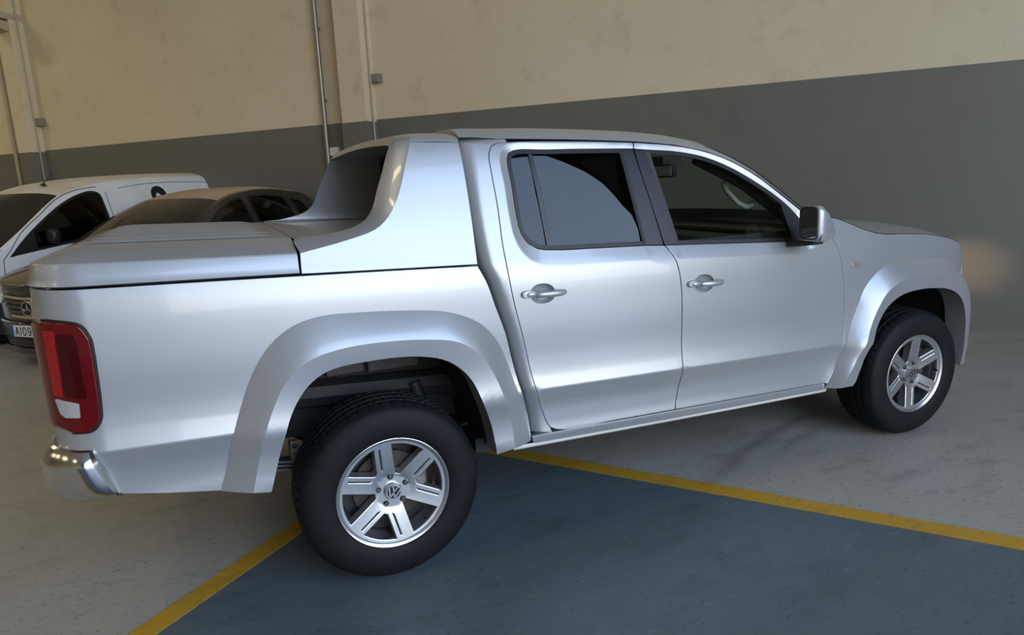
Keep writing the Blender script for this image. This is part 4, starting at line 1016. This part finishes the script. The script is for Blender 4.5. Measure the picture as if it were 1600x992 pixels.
toploft('windscreen', rl[:n], H, MBGLASS, hatch, cr_, bo_, .09, 1.91, 20, 4)
n = ir - iw + 1; toploft('roof', rl[iw:ir + 1], H, MBROOF, hatch, .05, [.06 - .08 * i / (n - 1) for i in range(n)], .06, 1.94, 24, 4)
for q0, q1 in ((0, .06), (1.94, 2)): toploft('roof_rail', rl[iw:ir + 1], H, MBP, hatch, .05, [.06 - .08 * i / (n - 1) for i in range(n)], q0, q1, 3, 4)
n = len(rl) - ir; toploft('rear_window', rl[ir:], H, GLASSD, hatch, .05, [-.02 - .10 * i / (n - 1) for i in range(n)], 0, 2, 16, 4)
# front: grille with four slats, star, lamps, plate
def fp(y, z, e=0.):                              # a point on the nose at width y
    s = 1.62 + .40 * math.acos(min(1, abs(y) / (HP(z) + HT(1.6) + .0)))
    q = H(s, z, e); return (q[0], y, z)
def nosepatch(name, rows, m, parent, e, closed=False):
    g = Geo(); R = [[fp(y, z, e) for y, z in r] for r in rows]; g.loft(R); return g.build(name, m, parent, 40)
grl = nosepatch('grille', [[(y, z + .02 * (y / .4) ** 2) for y in np.linspace(-w, w, 17)] for z, w in ((.685, .40), (.63, .385), (.57, .36), (.51, .32), (.485, .28))], EMBLACK, hatch, .010)
for z, w in ((.675, .395), (.63, .38), (.585, .36), (.54, .335), (.495, .29)):
    g = Geo(); g.loft([[fp(y, z + .02 * (y / .4) ** 2 + dz, e) for y in np.linspace(-w, w, 17)] for dz, e in ((.016, .012), (.018, .030), (-.010, .030), (-.012, .012))])
    g.build('grille_slat', CHROME if z in (.675, .495) else STEEL, grl, 30)
g = Geo(); g.lathe([(.062, .0), (.062, .012), (.074, .012), (.074, 0)], 40, 0, (0, 0, 0))
for a in (90, 210, 330):
    a = math.radians(a); q = [(0.013, .065 * math.cos(a), .065 * math.sin(a)), (.006, .014 * math.cos(a + 1.57), .014 * math.sin(a + 1.57)), (.016, 0, 0), (.006, .014 * math.cos(a - 1.57), .014 * math.sin(a - 1.57))]
    g.add(q, [(0, 2, 1), (0, 3, 2)])
st_ = g.build('star_badge', CHROME, grl, 40); st_.location = (fp(0, .585, .035)[0], 0, .585)
g = Geo(); g.lathe([(0, .004), (.068, .003)], 32, 0); d_ = g.build('badge_disc', EMBLACK, grl, 40); d_.location = (fp(0, .585, .032)[0], 0, .585)
for sd in S2:
    pts = [(.45, .73), (.60, .735), (.74, .75), (.80, .70), (.78, .60), (.68, .565), (.52, .585), (.46, .64)]
    def q(y, z, e): p = fp(min(y, .815), z, e); return (p[0], sd * y, z)
    cv = lambda s: 1.62 + (s - 1.35) / .66 * .40
    lp = panel('headlamp', fillet([(cv(a), b + .03) for a, b in ((1.58, .62), (1.56, .72), (1.75, .765), (1.96, .740), (2.03, .65), (1.92, .575), (1.75, .570))], .03), H, CLEARLENS, hatch, e=.012, sides=(sd,), gap=0, sp=.04)
    for s_, z_ in ((1.78, .665), (1.92, .655)):
        panel('lamp_bowl', ellipse(cv(s_), z_ + .03, .040, .055, 20), H, CHROME, lp, e=.015, sides=(sd,), gap=0, depth=.004, sp=.03)
nosepatch('lower_intake', [[(y, z) for y in np.linspace(-.62, .62, 21)] for z in (.285, .25, .20)], EMBLACK, hatch, .012)
nosepatch('bumper_lip', [[(y, z) for y in np.linspace(-.76, .76, 25)] for z in (.195, .18, .14)], MBP, hatch, .03)
g = Geo(); g.loft([[fp(y, z, e) for y in np.linspace(-.70, .70, 25)] for z, e in ((.445, .012), (.435, .035), (.305, .035), (.290, .012))]); g.build('bumper_bar', MBP, hatch, 40)
for sd in S2:
    g = Geo(); g.loft([[(lambda p: (p[0], sd * p[1], p[2]))(H(s, z, .016)) for s in np.linspace(cv(1.62), cv(1.95), 9)] for z in (.38, .32, .25)]); g.build('fog_lamp_recess', EMBLACK, hatch, 40)
px_ = fp(0, .37, .05)[0]
pl = Geo(); pl.box((px_, 0, .370), (.012, .52, .112)); plate = pl.build('number_plate', PLATEW, hatch, 40, .003)
pb = Geo(); pb.box((px_ + .0065, -.238, .370), (.002, .042, .108)); pb.build('plate_band', PLATEB, plate, 40)
# characters face forward (+x) and run from the car's right to its left as seen from ahead
STROKES = {'A': [[(0, 0), (.5, 1), (1, 0)], [(.2, .36), (.8, .36)]], 'I': [[(.5, 0), (.5, 1)]],
           '0': [[(.5 + .5 * math.cos(a), .5 + .5 * math.sin(a)) for a in np.linspace(0, 2 * math.pi, 19)]],
           '9': [[(.5 + .45 * math.cos(a), .70 + .30 * math.sin(a)) for a in np.linspace(0, 2 * math.pi, 15)], [(.95, .70), (.90, .30), (.65, .02), (.35, 0), (.10, .12)]],
           'T': [[(0, 1), (1, 1)], [(.5, 1), (.5, 0)]]}
u = -.190
for ch in 'AI09T':
    w = .042; wd = .012 if ch == 'I' else w
    g = Geo()
    for strk in STROKES[ch]:
        P = np.array([(u + wd / 2 + (a - .5) * (wd if ch != 'I' else 0),   .370 - .037 + b * .074) for a, b in strk])
        for a, b in zip(P[:-1], P[1:]):
            t = (b - a) / np.linalg.norm(b - a); nn = np.array((-t[1], t[0])) * .0052; a2 = a - t * .004; b2 = b + t * .004
            g.add([(px_ + .0075, *(a2 + nn)), (px_ + .0075, *(a2 - nn)), (px_ + .0075, *(b2 - nn)), (px_ + .0075, *(b2 + nn))], [(0, 1, 2, 3)])
    g.build('plate_character', INK, plate, None); u += wd + .022
for x_ in (1.24, -1.28):
    for sd in S2: simple_wheel(hatch, x_, sd, .83, .30)
g = Geo(); g.box((-.2, 0, .55), (3.0, 1.5, .5)); g.build('cabin_tub', CABIN, hatch, 40)
g = Geo(); g.box((.85, 0, .93), (.45, 1.45, .16)); g.build('dashboard', CABIN, hatch, 40, .04)
for y_ in (-.36, .36):
    g = Geo(); g.box((-.10, y_, 1.05), (.14, .48, .62), Matrix.Rotation(-.2, 3, 'Y')); s_ = g.build('seat', CABIN, hatch, 40, .05)
    g = Geo(); g.box((-.20, y_, 1.38), (.10, .26, .15)); g.build('headrest', CABIN, s_, 40, .04)
g = Geo(); g.box((-1.0, 0, 1.0), (.14, 1.25, .6), Matrix.Rotation(-.2, 3, 'Y')); g.build('rear_seat', CABIN, hatch, 40, .05)
g = Geo(); g.box((.18, 0, 1.385), (.04, .22, .075)); g.tube([(.18, 0, 1.39), (.20, 0, 1.46)], .03, 8); rm_ = g.build('rear_view_mirror', CABIN, hatch, 40, .015)
g = Geo(); g.tube([(.16, .02, 1.35), (.16, .02, 1.18)], .01, 6); g.lathe([(0, -.04), (.04, -.03), (.05, 0), (.04, .03), (0, .04)], 14, 2, (.16, .02, 1.30)); g.build('hanging_tag', CABIN, rm_, 40)
for k_, (y_, dy_) in enumerate(((-.45, .5), (.15, .5))):
    g = Geo(); g.tube([(1.12, y_, 1.035), (.93, y_ + dy_ * .5, 1.11), (.86, y_ + dy_, 1.13)], .008, 6); g.build('wiper', BLACK, hatch)

# ---- white panel van beyond it; local x forward, x=0 at the front foot of the door window
vd = math.radians(-137.4)
van = empty('panel_van', (-3.17, 6.49, 0), vd, 'dusty white panel van with a round dark sticker on its side, next to the wall', 'van')
VP = pchip([.2, .35, .6, .9, 1.0, 1.3, 1.62, 1.75, 1.84], [.84, .88, .905, .90, .89, .84, .755, .70, .60])
VT = pchip([-3.4, -2, -.5, .2, .6], [-.02, 0, 0, -.02, -.06])
Vf = flank(VP, VT, -3.40, .20, .35, .72)
vend = .35 + .72 * math.pi / 2; vr = -3.40 - .2 * math.pi / 2 - .5
vhood = [(.06, 1.035), (.30, .985), (.60, .92), (.85, .85), (1.1, .78), (vend, .74)]
vroof = [(.06, 1.035), (-.16, 1.19), (-.42, 1.38), (-.66, 1.545), (-.85, 1.645), (-1.05, 1.705), (-1.4, 1.762), (-1.9, 1.800), (-2.5, 1.815), (-3.2, 1.81), (-3.45, 1.78)]
vwin = curve([(.03, .955, 1), (-.14, 1.12), (-.42, 1.335), (-.72, 1.52), (-.98, 1.625), (-1.17, 1.655), (-1.255, 1.62), (-1.275, 1.48), (-1.29, 1.10, 1), (-.60, 1.03)], closed=True)
vbody = [(vend, .74)] + curve(vhood[::-1])[1:-1] + curve(vroof) + [(vr, 1.76), (vr, .28)] + arc(-2.75, .31, .37, 178, 2, 18) + [(-2.0, .22), (-.2, .22)] + arc(.18, .31, .37, 178, 2, 18) + [(.62, .24), (vend, .22)]
panel('body_side', vbody, Vf, VANW, van, holes=[vwin], sides=S2, sp=.08, gap=0, depth=.03)
for sd in S2:
    p = panel('side_window', vwin, Vf, GLASSV, van, e=-.012, sides=(sd,), gap=-.004, depth=.004, sp=.1)
    inn = shrink(vwin, .03)
    g = Geo(); R = [[(lambda q: (q[0], q[1] * -sd, q[2]))(Vf(a, b, e)) for a, b in X + X[:1]] for X, e in ((vwin, .002), (inn, .002), (inn, -.02))]
    g.loft(R if sd < 0 else R[::-1]); g.build('window_frame', RUBBER, p, 40)
    tri = [(.03, .957), (-.12, 1.10), (-.30, 1.24), (-.30, 1.005), (-.15, .985)]
    panel('window_corner', tri, Vf, BLACK, van, e=-.004, sides=(sd,), gap=0, depth=.01)
    g = Geo(); g.box((-.45, sd * .955, 1.15), (.11, .15, .17)); g.build('wing_mirror', BLACK, van, 40, .04)
    ribbon('panel_seam', curve([(.10, .93), (.03, 1.0), (-.16, 1.215), (-.42, 1.40), (-.68, 1.575), (-.98, 1.675), (-1.25, 1.705)]), Vf, .008, .0015, RUBBER, van, (sd,))
    ribbon('panel_seam', curve([(-1.34, 1.64), (-1.34, .30)]), Vf, .008, .0015, RUBBER, van, (sd,))
    ribbon('panel_seam', curve([(-1.55, 1.68), (-1.95, 1.725), (-2.7, 1.735), (-3.1, 1.71), (-3.25, 1.65)]), Vf, .006, .0015, RUBBER, van, (sd,))
    ribbon('panel_seam', curve([(.10, .93), (.10, .70), (.02, .66)]), Vf, .008, .0015, RUBBER, van, (sd,))
    stk = panel('round_sticker', ellipse(-2.13, 1.565, .125, .125, 32), Vf, EMBLACK, van, e=.002, sides=(sd,), gap=0, depth=.002, sp=.06, rnd=.001)
    panel('sticker_mark', [(-2.16, 1.54), (-2.11, 1.52), (-2.07, 1.56), (-2.10, 1.60), (-2.14, 1.58)], Vf, SWITCH, stk, e=.004, sides=(sd,), gap=0, depth=.001, rnd=.0005)
    panel('headlamp', fillet([(.75, .70), (.70, .86), (.95, .80), (1.10, .74), (1.08, .66)], .03), Vf, CLEARLENS, van, e=.01, sides=(sd,), gap=0)
hl = curve(vhood, step=.08); rl = curve(vroof, step=.09)
n = len(hl); toploft('bonnet', hl[::-1], Vf, VANW, van, .07, [.0 + .14 * i / (n - 1) for i in range(n)], 0, 2, 24, 2.4)
iw = min(range(len(rl)), key=lambda i: abs(rl[i][0] + .72)); n = iw + 1
cr_, bo_ = [.06] * n, [.20 - .10 * i / (n - 1) for i in range(n)]
for q0, q1 in ((0, .07), (1.93, 2)): toploft('windscreen_pillar', rl[:n], Vf, VANW, van, cr_, bo_, q0, q1, 3, 4)
toploft('windscreen', rl[:n], Vf, MBGLASS, van, cr_, bo_, .07, 1.93, 20, 4)
n = len(rl) - iw; toploft('roof', rl[iw:], Vf, VANROOF, van, [.06] * n, [.10 - .10 * min(1, i / 8) for i in range(n)], 0, 2, 28, 4)
g = Geo(); L = [Vf(vr + .48, z) for z in (1.78, 1.6, 1.0, .3)]; g.loft([[(-3.61, y, z) for y in np.linspace(-.70, .70, 7)] for z in (1.80, 1.74, 1.2, .35)]); g.build('rear_door', VANW, van, 40)
g = Geo(); g.box((-.8, 0, .6), (1.9, 1.5, .5)); g.box((-1.45, 0, 1.05), (.04, 1.36, 1.1)); g.build('cabin_tub', CABIN, van, 40)
g = Geo(); g.box((-.02, 0, .96), (.5, 1.45, .16)); g.build('dashboard', CABIN, van, 40, .04)
for y_ in (-.38, .38):
    g = Geo(); g.box((-1.0, y_, 1.12), (.14, .48, .66), Matrix.Rotation(-.2, 3, 'Y')); s_ = g.build('seat', SEATM, van, 40, .05)
    g = Geo(); g.box((-1.1, y_, 1.48), (.10, .26, .15)); g.build('headrest', SEATM, s_, 40, .04)
g = Geo(); g.lathe([(0, .03), (.02, .028), (.04, 0)], 14, 2, (-.86, .30, 1.742)); g.tube([(-.86, .30, 1.765), (-1.0, .30, 1.90)], [.007, .004], 6); g.build('roof_aerial', BLACK, van, 40)
for x_ in (.18, -2.75):
    for sd in S2: simple_wheel(van, x_, sd, .87, .315)
